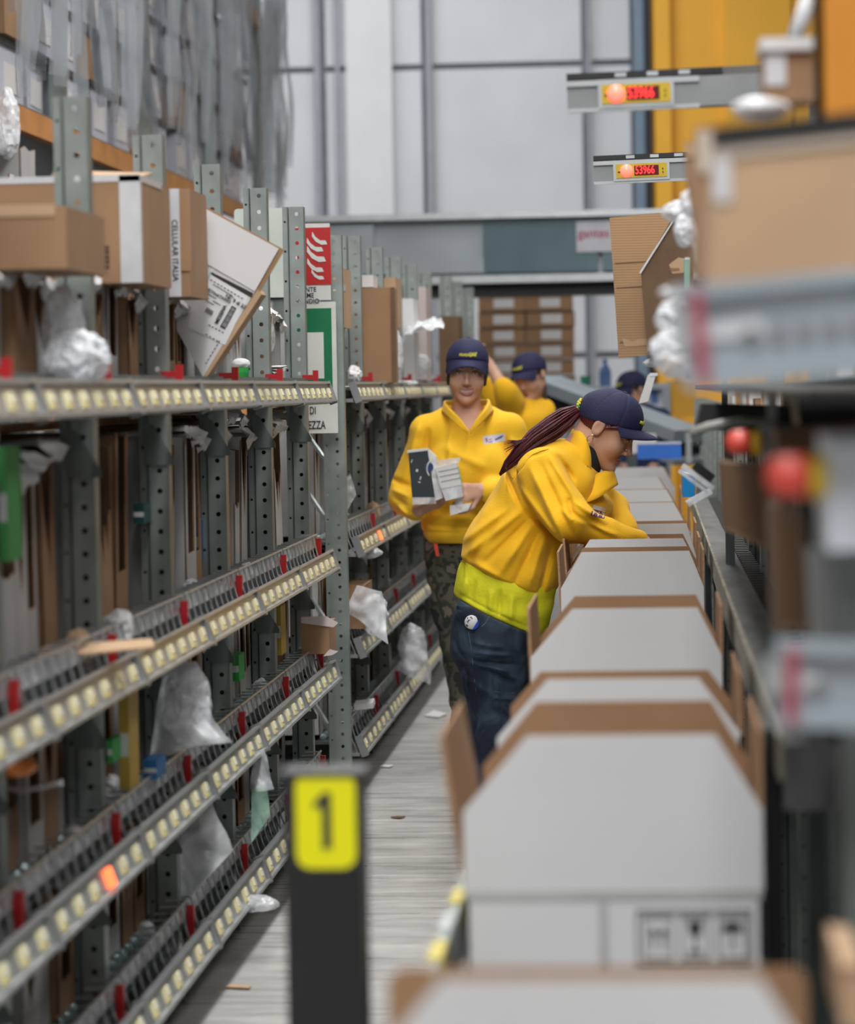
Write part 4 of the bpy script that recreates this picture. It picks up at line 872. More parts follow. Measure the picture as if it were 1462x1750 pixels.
for px, py, Y, r, l, s in ((1188, 345, 6.0, (.025, .04, .028), 'white plastic clump just below the lower display bar', 1), (1160, 362, 6.6, (.03, .04, .022), 'small white plastic clump above the dark carton flap', 2), (1172, 395, 6.4, (.022, .04, .035), 'crumpled clear plastic against the dark carton flap', 3),
        (1198, 420, 5.2, (.016, .03, .04), 'grey film clump below the white plastic ones', 4), (1165, 545, 5.5, (.04, .05, .034), 'dull grey bag left of the pale rail', 5), (1158, 500, 4.2, (.022, .03, .008), 'dark crumpled strip on the rail end', 6), (1168, 600, 5.2, (.05, .05, .045), 'large grey-white bag hanging below the rail end', 7),
        (1118, 620, 8.6, (.028, .03, .012), 'clear film shreds under the corrugated flap', 8)):
    blob(px, py, Y, r, film_thick if s != 8 else film, l, s+60, .3, 4, 16)
t, q = rbox('white_tray', [(1142, 512), (1210, 506), (1210, 484), (1142, 490)], 3.9, .1, 'white tray edge at the tip of the pale rail', [white_board], 'tray'); p0 = q(1142, 491); MB().span((p0.x, -.003, p0.z), (p0.x+.05, .1, p0.z+.003)).build('rim', tape_w, t)
t, q = rbox('tool_handle', [(1092, 690), (1108, 686), (1122, 640), (1108, 640)], 8.2, .02, 'white slanting handle below the corrugated flap', [white_board], 'handle'); p0 = q(1112, 640); MB().span((p0.x-.002, -.002, p0.z-.004), (p0.x+.02, .02, p0.z+.004)).build('tip', film_thick, t)
# emergency stop boxes along the right of the conveyor
red_b = mat('red_mushroom', (.68, .075, .05), .35); yel = mat('yellow_ring', (.66, .45, .02), .4); ctrl = mat('control_white', (.60, .63, .68), .45); ctrl_d = mat('control_grey', (.30, .32, .32), .5)
for Y, px, py, s, l, cm, bw, bh in ((2.8, 1345, 815, 1, 'large white control box with red stop button at the right edge', ctrl, .12, .105), (4.6, 1262, 757, .95, 'grey control box with red stop button, middle of three', ctrl_d, .06, .05), (8.4, 1207, 708, .85, 'farthest grey control box with small red stop button', ctrl_d, .05, .03)):
    c = atY(px, py, Y); t = thing('stop_button_box', l, 'control box', c)
    MB().lathe([(.010*s, .036*s), (.010*s, .022*s), (.019*s, .020*s), (.0205*s, .006*s), (.019*s, -.008*s), (.014*s, -.016*s), (.004, -.019*s)], (0, 0, 0), 'X', 20).build('stop_button', red_b, t, True)
    MB().lathe([(.020*s, .021*s), (.020*s, .036*s)], (0, 0, 0), 'X', 20).build('yellow_ring', yel, t)
    if Y < 3: MB().span((.036, -.01, -.068), (.036+bw, .14, .037)).build('box', cm, t); MB().span((.04, -.013, .028), (.036+bw, -.01, .034)).build('box_seam', ctrl_d, t)
    else: MB().span((.036*s, -.005, -bh*.5), (.036+bw, .07, bh*.5)).build('box', cm, t); MB().span((.045, .02, bh*.5), (.06, .035, .11)).build('stem', ctrl_d, t)
    MB().span((.05, .03, -.55 if Y < 3 else -.45), (.075, .06, -.03)).build('bracket_pole', galv_dark, t)
# cartons and clutter between
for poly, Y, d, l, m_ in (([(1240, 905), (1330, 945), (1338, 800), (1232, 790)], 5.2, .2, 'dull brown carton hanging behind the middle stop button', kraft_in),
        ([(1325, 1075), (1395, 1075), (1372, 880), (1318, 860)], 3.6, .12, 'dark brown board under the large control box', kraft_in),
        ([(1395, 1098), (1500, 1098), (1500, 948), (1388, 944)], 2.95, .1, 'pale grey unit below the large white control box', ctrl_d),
        ([(1190, 735), (1500, 745), (1500, 700), (1200, 690)], 6.5, .3, 'dark slab painting the shade under the upper right shelf', dark),  # near-black slab added in place of shade beneath the shelf
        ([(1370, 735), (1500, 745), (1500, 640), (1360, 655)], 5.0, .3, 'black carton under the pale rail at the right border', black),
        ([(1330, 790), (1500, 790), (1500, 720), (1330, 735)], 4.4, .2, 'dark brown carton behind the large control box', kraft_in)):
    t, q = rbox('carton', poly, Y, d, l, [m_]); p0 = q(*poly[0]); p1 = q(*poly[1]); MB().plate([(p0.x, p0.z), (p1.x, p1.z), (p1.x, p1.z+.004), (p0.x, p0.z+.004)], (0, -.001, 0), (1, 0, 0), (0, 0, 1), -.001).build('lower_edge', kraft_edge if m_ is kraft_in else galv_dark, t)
o = thing('bent_bracket', 'bent grey bracket strip reaching over the small stop button', 'bracket', atY(1180, 740, 6.0)); MB().tube([Vector((0, 0, 0)), Vector((.035, 0, .012)), Vector((.09, 0, .022)), Vector((.17, 0, .024))], .009, 8).build('arm', mat('bracket_beige', (.30, .30, .27), .5), o, True); MB().span((-.008, 0, -.06), (.002, .02, 0)).build('tip', ctrl_d, o)
o = thing('scanner_cradle', 'black and clear angled card holder beside the conveyor channel', 'holder', atY(1165, 800, 7.2), (0, math.radians(38), 0)); MB().span((0, 0, 0), (.09, .05, .012)).build('clear_tray', film_thick, o); MB().span((.02, .0, .014), (.075, .06, .034)).build('black_block', black, o); MB().span((.0, .0, -.012), (.085, .04, -.004)).build('clear_lip', film_thick, o)
o = thing('clear_holder', 'small clear tilted tag on the conveyor channel', 'tag', atY(1178, 866, 7.8), (0, math.radians(-28), 0)); MB().span((0, 0, 0), (.07, .03, .016)).build('tag_plate', film_thick, o); MB().span((0, -.002, .005), (.012, 0, .012)).build('tip', tape_w, o)
o = wbox('crate', 1168, 1188, 810, 850, 10.8, .5, 'blue crate strip between cartons and channel', mat('cyan_blue', (.0, .22, .55), .4), 'crate')
o = thing('side_frame', 'grey steel rack frame low at the right with hanging white straps', 'frame', (.25, 4.6, 0)); MB().tube([(.0, 0, .62), (.02, -.1, .5), (.06, -.2, .42), (.09, -.3, .2)], .012, 6).build('strap', tape_w, o); MB().span((.02, .1, 0), (.05, .14, .85)).build('upright', galv, o)
t, q = rbox('carton', [(1440, 1760), (1480, 1760), (1480, 1655), (1436, 1650)], 2.6, .2, 'blurred tan carton corner at the lower right edge', [kraft_lit]); p0 = q(1436, 1652); MB().span((p0.x, -.002, p0.z-.004), (p0.x+.02, 0, p0.z)).build('flap', kraft, t)
# ============================================================= people: implicit surfaces meshed with numpy surface nets
V3 = lambda p: np.array(tuple(p), dtype=np.float32)
def cap_(P, a, b, ra, rb):
    a, b = V3(a), V3(b); ab = b-a; t = np.clip(((P-a)@ab)/max(1e-9, ab@ab), 0, 1); return np.linalg.norm(P-a-t[:, None]*ab, axis=1)-(ra+(rb-ra)*t)
def ell_(P, c, r, R=None):
    q = P-V3(c)
    if R is not None: q = q@np.array(R, dtype=np.float32)
    r = V3(r); k0 = np.linalg.norm(q/r, axis=1); k1 = np.linalg.norm(q/(r*r), axis=1)+1e-9; return k0*(k0-1)/k1
def smin(a, b, k):
    h = np.clip(.5+.5*(b-a)/k, 0, 1); return b+(a-b)*h-k*h*(1-h)
def smax(a, b, k): return -smin(-a, -b, k)
def chain_(P, pts, k=.03, sy=1.0, c=None):
    """tapered chain through (point, radius); sy widens it along y about the chain"""
    d = None; Q_ = P
    if sy != 1:
        Q_ = P.copy(); Q_[:, 1] = (P[:, 1]-c)/sy+c
    for (a, ra), (b, rb) in zip(pts[:-1], pts[1:]):
        e = cap_(Q_, a, b, ra, rb); d = e if d is None else smin(d, e, k)
    return d
def wob(P, f, amp, seed):
    R = np.random.RandomState(seed); d = np.zeros(len(P), dtype=np.float32)
    for i in range(7):
        v = R.normal(size=3); v /= np.linalg.norm(v); d += np.sin(P@(v*f*R.uniform(.6, 1.6)).astype(np.float32)+R.uniform(0, 6))
    return 1.35*amp*d/3
def folds(P, lines, yc, back=False):
    d = np.zeros(len(P), dtype=np.float32); m = 1/(1+np.exp(np.clip((P[:, 1]-yc)/.012, -30, 30)))
    for x1, z1, x2, z2, amp, w in lines:
        a = np.array([x1, z1]); ab = np.array([x2-x1, z2-z1]); q = P[:, [0, 2]]-a; t = np.clip(q@ab/(ab@ab), 0, 1)
        dd = np.linalg.norm(q-t[:, None]*ab, axis=1); d += 1.6*amp*np.exp(-(dd/w)**2)*(1-np.abs(2*t-1)**3*.85)
    return d*m
def nets(fn, lo, hi, h):
    lo = np.array(lo, dtype=np.float64); n = np.ceil((np.array(hi)-lo)/h).astype(int)+1; B_ = 8
    n = ((n+B_-1)//B_)*B_; D = np.full(n, 1.0, dtype=np.float32)
    nb_ = n//B_; g = np.stack(np.meshgrid(*[np.arange(k) for k in nb_], indexing='ij'), -1).reshape(-1, 3)
    C = (lo+(g*B_+(B_-1)/2)*h).astype(np.float32); dc = fn(C); act = np.abs(dc) < B_*h*1.25
    D6 = D.reshape(nb_[0], B_, nb_[1], B_, nb_[2], B_)
    D6.transpose(0, 2, 4, 1, 3, 5)[tuple(g.T)] = np.where(dc < 0, -1., 1.)[:, None, None, None]
    off = np.stack(np.meshgrid(*[np.arange(B_)]*3, indexing='ij'), -1).reshape(-1, 3)
    ga = g[act]
    for s0 in range(0, len(ga), 600):
        gg = ga[s0:s0+600]; I = (gg[:, None, :]*B_+off[None]).reshape(-1, 3)
        D[I[:, 0], I[:, 1], I[:, 2]] = fn((lo+I*h).astype(np.float32))
    S = D < 0; cn = S[:-1, :-1, :-1].astype(np.int8)*0
    for a in (0, 1):
        for b in (0, 1):
            for c in (0, 1): cn = cn+S[a:n[0]-1+a, b:n[1]-1+b, c:n[2]-1+c]
    M = np.nonzero((cn > 0) & (cn < 8)); idx = np.stack(M, 1); cs = n-1
    flat = (idx[:, 0]*cs[1]+idx[:, 1])*cs[2]+idx[:, 2]
    cor = np.array([(a, b, c) for a in (0, 1) for b in (0, 1) for c in (0, 1)])
    Vv = np.stack([D[idx[:, 0]+a, idx[:, 1]+b, idx[:, 2]+c] for a, b, c in cor], 1)
    acc = np.zeros((len(idx), 3)); cnt = np.zeros(len(idx))
    for i in range(8):
        for j in range(i+1, 8):
            if np.abs(cor[i]-cor[j]).sum() != 1: continue
            m = (Vv[:, i] < 0) != (Vv[:, j] < 0); t = Vv[:, i]/(Vv[:, i]-Vv[:, j]+1e-12)
            acc[m] += (cor[i]+(cor[j]-cor[i])*t[m, None]); cnt[m] += 1
    pos = lo+(idx+acc/cnt[:, None])*h
    F_ = []
    for ax in range(3):
        sl0 = [slice(None)]*3; sl1 = [slice(None)]*3; sl0[ax] = slice(0, -1); sl1[ax] = slice(1, None)
        E_ = S[tuple(sl0)] != S[tuple(sl1)]; e = np.stack(np.nonzero(E_), 1); u, v = (ax+1) % 3, (ax+2) % 3
        ok = (e[:, u] > 0) & (e[:, v] > 0) & (e[:, u] < cs[u]) & (e[:, v] < cs[v]); e = e[ok]
        q = []
        for du, dv in ((-1, -1), (0, -1), (0, 0), (-1, 0)):
            w = e.copy(); w[:, u] += du; w[:, v] += dv; q.append(np.searchsorted(flat, (w[:, 0]*cs[1]+w[:, 1])*cs[2]+w[:, 2]))
        q = np.stack(q, 1); ins = S[e[:, 0], e[:, 1], e[:, 2]]; q[~ins] = q[~ins][:, ::-1]; F_.append(q)
    return pos, np.concatenate(F_)
def sdf_obj(name, fn, lo, hi, h, mat_, parent):
    pos, q = nets(fn, lo, hi, h); o_ = np.array(parent.location) if parent is not None else np.zeros(3)
    # two smoothing passes
    nv = len(pos); E1 = np.concatenate([q[:, [0, 1]], q[:, [1, 2]], q[:, [2, 3]], q[:, [3, 0]]])
    for _ in range(1):
        s = np.zeros_like(pos); c = np.zeros(nv); np.add.at(s, E1[:, 0], pos[E1[:, 1]]); np.add.at(s, E1[:, 1], pos[E1[:, 0]]); np.add.at(c, E1[:, 0], 1); np.add.at(c, E1[:, 1], 1)
        pos = pos*.5+s/np.maximum(c, 1)[:, None]*.5
    me = bpy.data.meshes.new(name); me.vertices.add(nv); me.vertices.foreach_set('co', (pos-o_).astype(np.float32).ravel())
    me.loops.add(len(q)*4); me.loops.foreach_set('vertex_index', q.astype(np.int32).ravel())
    me.polygons.add(len(q)); me.polygons.foreach_set('loop_start', np.arange(0, len(q)*4, 4, dtype=np.int32)); me.polygons.foreach_set('use_smooth', np.ones(len(q), dtype=bool))
    me.materials.append(mat_); me.update(calc_edges=True); me.validate()
    ob = bpy.data.objects.new(name, me); COL.objects.link(ob); ob.parent = parent; return ob
def hit(fn, p, d, t1=.6):
    """distance along d from p to the surface"""
    t = np.linspace(0, t1, 400); P = (np.array(p)[None]+t[:, None]*np.array(d)[None]).astype(np.float32); v = fn(P); i = np.argmax(v < 0); return t[i]
# ---- materials
yel_c = mat('yellow_fleece', (.84, .455, .004), .85, 0, .07, 5, .25, 260, sheen=.08)
yel_p = mat('yellow_fleece_bright', (.86, .49, .012), .85, 0, .06, 5, .25, 200, sheen=.08)
lime = mat('lime_cotton', (.72, .68, .015), .8, 0, .08, 8, .2, 120)
navy = mat('navy_twill', (.011, .012, .058), .75, 0, .12, 20, .3, 300)
skin = mat('skin', (.56, .315, .225), .5, 0, .07, 14, .08, 120)
skin.node_tree.nodes['Principled BSDF'].inputs['Subsurface Weight'].default_value = .12; skin.node_tree.nodes['Principled BSDF'].inputs['Subsurface Radius'].default_value = (.02, .008, .005)
lip = mat('lip', (.42, .12, .11), .4); lash = mat('lash_dark', (.02, .012, .01), .6); eye_w = mat('eye_white', (.7, .68, .66), .25); teeth = mat('teeth', (.50, .46, .42), .35); iris = mat('iris_brown', (.06, .03, .015), .2)
hair_b = mat('burgundy_hair', (.085, .012, .02), .38, 0, .5, 60, .3, 200, stretch=(1, 1, .2)); hair_d = mat('dark_brown_hair', (.025, .012, .008), .42, 0, .4, 60, .3, 200)
def denim_mat():
    m = mat('dark_denim', (.022, .045, .095), .8, 0, .5, 5, .3, 350); rp = [n for n in m.node_tree.nodes if n.type == 'VALTORGB'][0]
    rp.color_ramp.elements[0].color = (.006, .013, .032, 1); rp.color_ramp.elements[1].color = (.050, .085, .125, 1); rp.color_ramp.elements[0].position = .45; rp.color_ramp.elements[1].position = .72; return m
denim = denim_mat()
for n_ in denim.node_tree.nodes:
    if n_.type == 'TEX_NOISE' and n_.inputs['Scale'].default_value < 20: n_.inputs['Scale'].default_value = 9; n_.inputs['Distortion'].default_value = .8
def camo_mat():
    m = mat('camouflage_cloth', (.05, .05, .035), .85, 0, .2, 9, .2, 200); nt = m.node_tree; rp = [n for n in nt.nodes if n.type == 'VALTORGB'][0]; rp.color_ramp.interpolation = 'CONSTANT'
    e = rp.color_ramp.elements; e[0].position = 0; e[0].color = (.018, .018, .015, 1); e[1].position = .46; e[1].color = (.075, .07, .05, 1)
    a = e.new(.53); a.color = (.03, .035, .025, 1); b = e.new(.6); b.color = (.14, .12, .09, 1); return m
camo = camo_mat(); shoe_m = mat('dark_shoe', (.03, .03, .035), .6)
# ---- head in its own frame (forward, side, up), origin between the ears
def head_sdf(P, M, smile=0):
    q = (P-V3(M.translation))@np.array(M.to_3x3(), dtype=np.float32); s = np.abs(q[:, 1]); Q2 = np.stack([q[:, 0], s, q[:, 2]], 1)
    d = ell_(q, (-.004, 0, .042), (.096, .075, .083))
    d = smin(d, ell_(q, (.042, 0, -.018), (.052, .060, .086)), .03)
    d = smin(d, cap_(Q2, (-.004, .046, -.048), (.070, .012, -.094), .018, .016), .03)
    d = smin(d, ell_(q, (.084, 0, -.097), (.019, .019, .017)), .02)
    d = smin(d, ell_(Q2, (.062, .036, -.030), (.026, .026, .026)), .025)
    d = smin(d, cap_(Q2, (.088, .008, .030), (.082, .045, .032), .010, .009), .012)      # brow ridge
    d = -smin(-d, ell_(Q2, (.099, .032, .012), (.014, .017, .011)), .014)               # eye sockets
    d = smin(d, ell_(Q2, (.0795, .031, .010), (.0135, .014, .0125)), .004)              # lids over the eyeballs
    d = smin(d, cap_(q, (.090, 0, .020), (.114, 0, -.026), .0065, .0095), .010)         # nose
    d = smin(d, ell_(Q2, (.102, .0115, -.031), (.010, .008, .008)), .006)
    d = smin(d, cap_(Q2, (.0935, 0, -.057), (.084, .021+.004*smile, -.060+.006*smile), .007, .003), .006)   # lips
    d = smin(d, cap_(Q2, (.0925, 0, -.069), (.082, .019+.004*smile, -.065+.006*smile), .0075, .003), .006)
    if smile:
        d = smin(d, ell_(Q2, (.064, .040, -.038), (.022, .018, .018)), .015)
    ear = ell_(Q2, (-.008, .076, .0), (.019, .008, .030)); ear = -smin(-ear, ell_(Q2, (-.006, .086, .002), (.011, .007, .019)), .006)
    d = smin(d, ear, .007)
    return d
def head_parts(M, root, smile=0, res=.003, hairm=None, hairback=True):
    o_ = root.location
    R3 = M.to_3x3()
    def w(f, s, u): return M@Vector((f, s, u))-o_
    R = MB()
    if smile:   # open smiling mouth: dark gap, teeth, lips
        tm = MB()
        for k in range(7):
            a = (k-3)/3*.0185; tm.box(w(.1005-abs(a)*.30, a, -.0630+abs(a)*.22), (.002, .0060, .0078), 0, R3)
        tm.build('teeth', teeth, root)
    for nm, z0, m_, rr in (('upper_lip', -.0565+.0022*smile, lip, .0032), ('lower_lip', -.0695-.004*smile, lip, .0040)):
        pts = [w(.1000-abs(a)**1.6*3.2*.9, a, z0+(.0065*smile*(abs(a)/.02)**2 if nm == 'lower_lip' else .004*smile*(abs(a)/.02)**2-.0015*(abs(a)/.02))) for a in [q_*(1+.22*smile) for q_ in (-.022, -.016, -.009, -.003, .003, .009, .016, .022)]]
        MB().tube(pts, [.0012, rr*.8, rr, rr, rr, rr, rr*.8, .0012], 8).build(nm, m_, root, True)
    for s in (-1, 1):
        MB().lathe([(.001, -.002), (.006, -.001), (.0085, .0), (.006, .002), (.001, .003)], (0, 0, 0), 'X', 12).build('eye', eye_w, root).matrix_basis = Matrix.Translation(-o_)@M@Matrix.Translation((.0915, s*.031, .009))@Matrix.Scale(.62, 4, (0, 0, 1))
        MB().lathe([(.004, 0), (.0038, .0015), (.001, .002)], (0, 0, 0), 'X', 10).build('iris', iris, root).matrix_basis = Matrix.Translation(-o_)@M@Matrix.Translation((.0935, s*.0305, .009))
        MB().tube([w(.0905, s*.018, .013), w(.0945, s*.028, .0165), w(.092, s*.038, .0155), w(.084, s*.046, .010)], [.0008, .0018, .002, .0008], 6).build('eyelashes', lash, root, True)
        MB().tube([w(.0975, s*.012, .026), w(.0965, s*.028, .0325), w(.089, s*.042, .031), w(.080, s*.051, .025)], [.0015, .003, .0028, .001], 6).build('eyebrow', hairm or hair_d, root, True)
    def inv(P): return (P-V3(M.translation))@np.array(R3, dtype=np.float32)
    hm = hairm or hair_d
    def hair(P):
        q = inv(P); s = np.abs(q[:, 1]); Q2 = np.stack([q[:, 0], s, q[:, 2]], 1)
        d = ell_(q, (-.008, 0, .040), (.099, .0795, .088)); d = np.maximum(d, q[:, 2]-.055)
        keep = np.maximum(q[:, 0]-(.012+.5*np.maximum(0, q[:, 2])), -(q[:, 2]+.045+.045*smile+.4*q[:, 0]))
        d = smax(d, keep, .006)
        side = np.minimum(cap_(Q2, (.048, .070, .034), (.014, .0785, .000), .009, .006), cap_(Q2, (.020, .071, .03), (-.012, .068, -.046), .012, .010)) if smile else cap_(Q2, (.045, .069, .032), (.012, .0765, .010), .008, .005)
        d = np.minimum(d, side); return d-.0012*np.sin(q[:, 0]*700+q[:, 2]*240)
    c = np.array(M.translation); sdf_obj('hair', hair, c-.14, c+.14, res, hm, root)
def cap_parts(M, root, res=.003, tilt=.33, drop=.020, brim_up=.012, logo=0, reach=.078, button=True):
    R3 = M.to_3x3(); o_ = root.location
    def inv(P): return (P-V3(M.translation))@np.array(R3, dtype=np.float32)
    def crown(P):
        q = inv(P); d = ell_(q, (-.002, 0, .038), (.106, .0835, .088)); d = smin(d, ell_(q, (.018, 0, .062), (.078, .066, .068)), .03)
        ang = np.arctan2(q[:, 1], q[:, 0]+.002); seam = np.abs(((ang/(math.pi/3)+.5) % 1)-.5)*(math.pi/3)*np.hypot(q[:, 0], q[:, 1])
        d = d+.0016*np.exp(-(seam/.0028)**2); d = d-.0012*np.sin(q[:, 0]*60+q[:, 2]*40)*np.cos(q[:, 1]*50)
        cut = (drop+tilt*q[:, 0])-q[:, 2]; d = smax(d, cut, .004)
        hole = ell_(q, (-.105, 0, .030), (.03, .03, .022)); return -smin(-d, hole, .004)
    c = np.array(M.translation); cap = sdf_obj('cap', crown, c-.18, c+.18, res, navy, root)
    mb = MB(); ns, ntt = 18, 8; top = []; bot = []
    for j in range(ntt+1):
        t = j/ntt
        for i in range(ns+1):
            s = -.078+.156*i/ns; e = math.sqrt(max(0, 1-(s/.081)**2)); f0 = .098*math.sqrt(max(0, 1-(s/.0885)**2))-.004
            f = f0+reach*t*e**.8; u = drop+tilt*min(f0, .09)+.004+brim_up*t+.030*t*(1-t)*.4-4.6*s*s*t**.8*1.3-(1-e)*.0
            top.append(M@Vector((f, s, u))-o_); bot.append(M@Vector((f, s, u-.0035))-o_)
    n = len(top); mb.v = [tuple(v) for v in top+bot]; W_ = ns+1
    for j in range(ntt):
        for i in range(ns):
            a = j*W_+i; mb.f.append((a, a+W_, a+W_+1, a+1)); mb.f.append((n+a, n+a+1, n+a+W_+1, n+a+W_))
    for i in range(ns): a = ntt*W_+i; mb.f.append((a, n+a, n+a+1, a+1))
    mb.m = [0]*len(mb.f); br = mb.build('cap_brim', navy, root, True)
    if button: MB().lathe([(.009, 0), (.008, .004), (.002, .006)], (0, 0, 0), 'Z', 10).build('cap_button', navy, root).matrix_basis = Matrix.Translation(-o_)@M@Matrix.Translation((.0, 0, .131))
    # embroidered mark on the front
    lm = MB(); yl = mat('yellow_thread', (.62, .60, .04), .6)
    def onc(s, u):
        f = hit(crown, M@Vector((.2, s, u)), -(R3.col[0]), .2); return M@Vector((.2-f+.001, s, u))-o_
    rr = random.Random(3)
    pts = [onc(-.033+.066*k/12, .078+.0012*math.sin(k*2.1)) for k in range(13)]
    lm.tube(pts, .0016, 5)
    for k in range(11):
        s = -.031+k*.0058; h_ = .003+.004*(k > 5)+rr.uniform(0, .002); a, b = onc(s, .082-h_*.5), onc(s+.002, .082+h_); lm.tube([a, b], .0017, 5)
    lm.tube([onc(.010, .074), onc(.020, .086), onc(.030, .080), onc(.034, .090)], .0016, 5)
    lm.build('cap_logo', yl, root)
    return cap
def hand_fn(w0, d, n, thumb, curl=(25, 35, 25), L=1.0, spread=.06):
    """distance function of a hand: wrist point, direction of the palm, palm normal (fingers curl towards it), thumb side sign"""
    w0, d, n = Vector(w0), Vector(d).normalized(), Vector(n); n = (n-d*n.dot(d)).normalized(); s = d.cross(n).normalized()*thumb
    seg = []
    for k, (off, ln) in enumerate(((.030, .074), (.010, .080), (-.010, .075), (-.029, .060))):
        p = w0+d*(.083-.004*abs(k-1))*L+s*off*L; dd = (d+s*spread*(1.2-k)).normalized(); a = 0; r = .0092*L
        for j, fr in enumerate((.45, .31, .24)):
            a += math.radians(curl[j]*(1+.12*k)); v = dd*math.cos(a)+n*math.sin(a); q = p+v*(ln*fr*L); seg.append((p, q, r, r*.9)); p = q; r *= .9
    p = w0+d*.030*L+s*.028*L
    for v, ln, r in ((d*.55+s*.75+n*.25, .045, .0125), (d*.85+s*.35+n*.4, .032, .0105), (d*.9+s*.05+n*.55, .025, .009)):
        q = p+v.normalized()*ln*L; seg.append((p, q, r*L, r*.88*L)); p = q
    def fn(P):
        D = None
        for a, b, r1, r2 in seg:
            e = cap_(P, a, b, r1, r2); D = e if D is None else smin(D, e, .003)
        pm = None
        for off in (.026, .009, -.009, -.025):
            e = cap_(P, w0+s*off*.6*L, w0+d*.083*L+s*off*L, .0145*L, .0115*L); pm = e if pm is None else smin(pm, e, .012)
        return smin(D, pm, .006)
    return fn
def frame_m(origin, f, roll=0):
    f = Vector(f).normalized(); s = Vector((0, 0, 1)).cross(f).normalized(); u = f.cross(s)
    if roll: q = Matrix.Rotation(math.radians(roll), 3, f); s = q@s; u = q@u
    m_ = Matrix((f, s, u)).transposed().to_4x4(); m_.translation = origin; return m_
def bounds(pts, pad): a = np.array([tuple(p) for p in pts]); return a.min(0)-pad, a.max(0)+pad
# ------------------------------------------------------------- woman bending over the cartons
Y1 = 9.72
def A(px, py, dy=0): return atY(px, py, Y1+dy)
def AF(lines): return [(A(a, b).x, A(a, b).z, A(c, d).x, A(c, d).z, amp, w) for a, b, c, d, amp, w in lines]
w1 = thing('person', 'woman in navy cap and yellow sweatshirt bending over the white cartons', 'person', (A(850, 1040).x, Y1, 0))
M1 = frame_m(A(1032, 732), (math.cos(math.radians(33)), -.10, -math.sin(math.radians(33))))
hnd1 = hand_fn(A(1100, 928, -.09), (.8, .15, -.6), (0, .3, -1), 1); hnd2 = hand_fn(A(1078, 925, .10), (.8, -.1, -.6), (0, -.3, -1), -1)
def body1(P):
    d = head_sdf(P, M1)
    d = smin(d, cap_(P, M1@Vector((-.030, 0, -.045)), A(968, 800), .050, .058), .03)
    t = chain_(P, [(A(955, 810), .09), (A(930, 850), .105), (A(893, 915), .10), (A(865, 1000), .105), (A(858, 1040), .105)], .04, 1.15, Y1)
    t = smin(t, cap_(P, A(938, 808, -.13), A(952, 808, .13), .055, .055), .04); d = smin(d, t, .03)
    for pts in ([(A(928, 805, -.15), .045), (A(980, 897, -.235), .038), (A(1100, 928, -.09), .026)], [(A(955, 805, .15), .045), (A(1045, 880, .24), .036), (A(1078, 925, .10), .026)]): d = smin(d, chain_(P, pts, .02), .02)
    d = smin(d, hnd1(P), .01); d = smin(d, hnd2(P), .01)
    for pts in ([(A(845, 1060, -.075), .078), (A(846, 1240, -.09), .058), (A(836, 1405, -.09), .04), (A(838, 1425, -.09), .038)], [(A(868, 1060, .085), .078), (A(900, 1235, .11), .058), (A(896, 1405, .12), .04), (A(898, 1425, .12), .038)]): d = smin(d, chain_(P, pts, .02), .02)
    return d
zt1 = A(1035, 650).z
sdf_obj('body', body1, (A(770, 900).x-.02, Y1-.36, .02), (A(1160, 900).x, Y1+.34, zt1+.02), .0042, skin, w1)
sw_f = AF([(865, 802, 894, 862, -.011, .007), (894, 862, 958, 921, -.012, .008), (877, 819, 908, 781, -.004, .004), (908, 781, 941, 768, -.004, .004),
    (791, 925, 873, 866, .009, .012), (795, 950, 905, 862, .010, .013), (830, 962, 912, 880, -.008, .010), (852, 985, 915, 890, .009, .013), (880, 1000, 925, 905, -.008, .011), (905, 1005, 935, 910, .010, .014), (925, 1015, 945, 930, -.009, .010), (800, 962, 850, 900, -.006, .010), (870, 1005, 893, 1010, -.008, .01), (812, 955, 870, 990, .006, .012),
    (908, 790, 975, 925, .010, .012), (925, 785, 985, 910, -.008, .010), (941, 775, 990, 850, .009, .010), (955, 775, 986, 822, -.007, .008), (893, 830, 960, 915, .008, .011), (880, 822, 935, 900, -.004, .008), (985, 850, 1040, 890, .009, .009), (978, 866, 1030, 905, -.008, .008), (990, 880, 1060, 912, .007, .008), (975, 845, 985, 880, -.008, .009), (960, 860, 985, 885, .007, .01)])
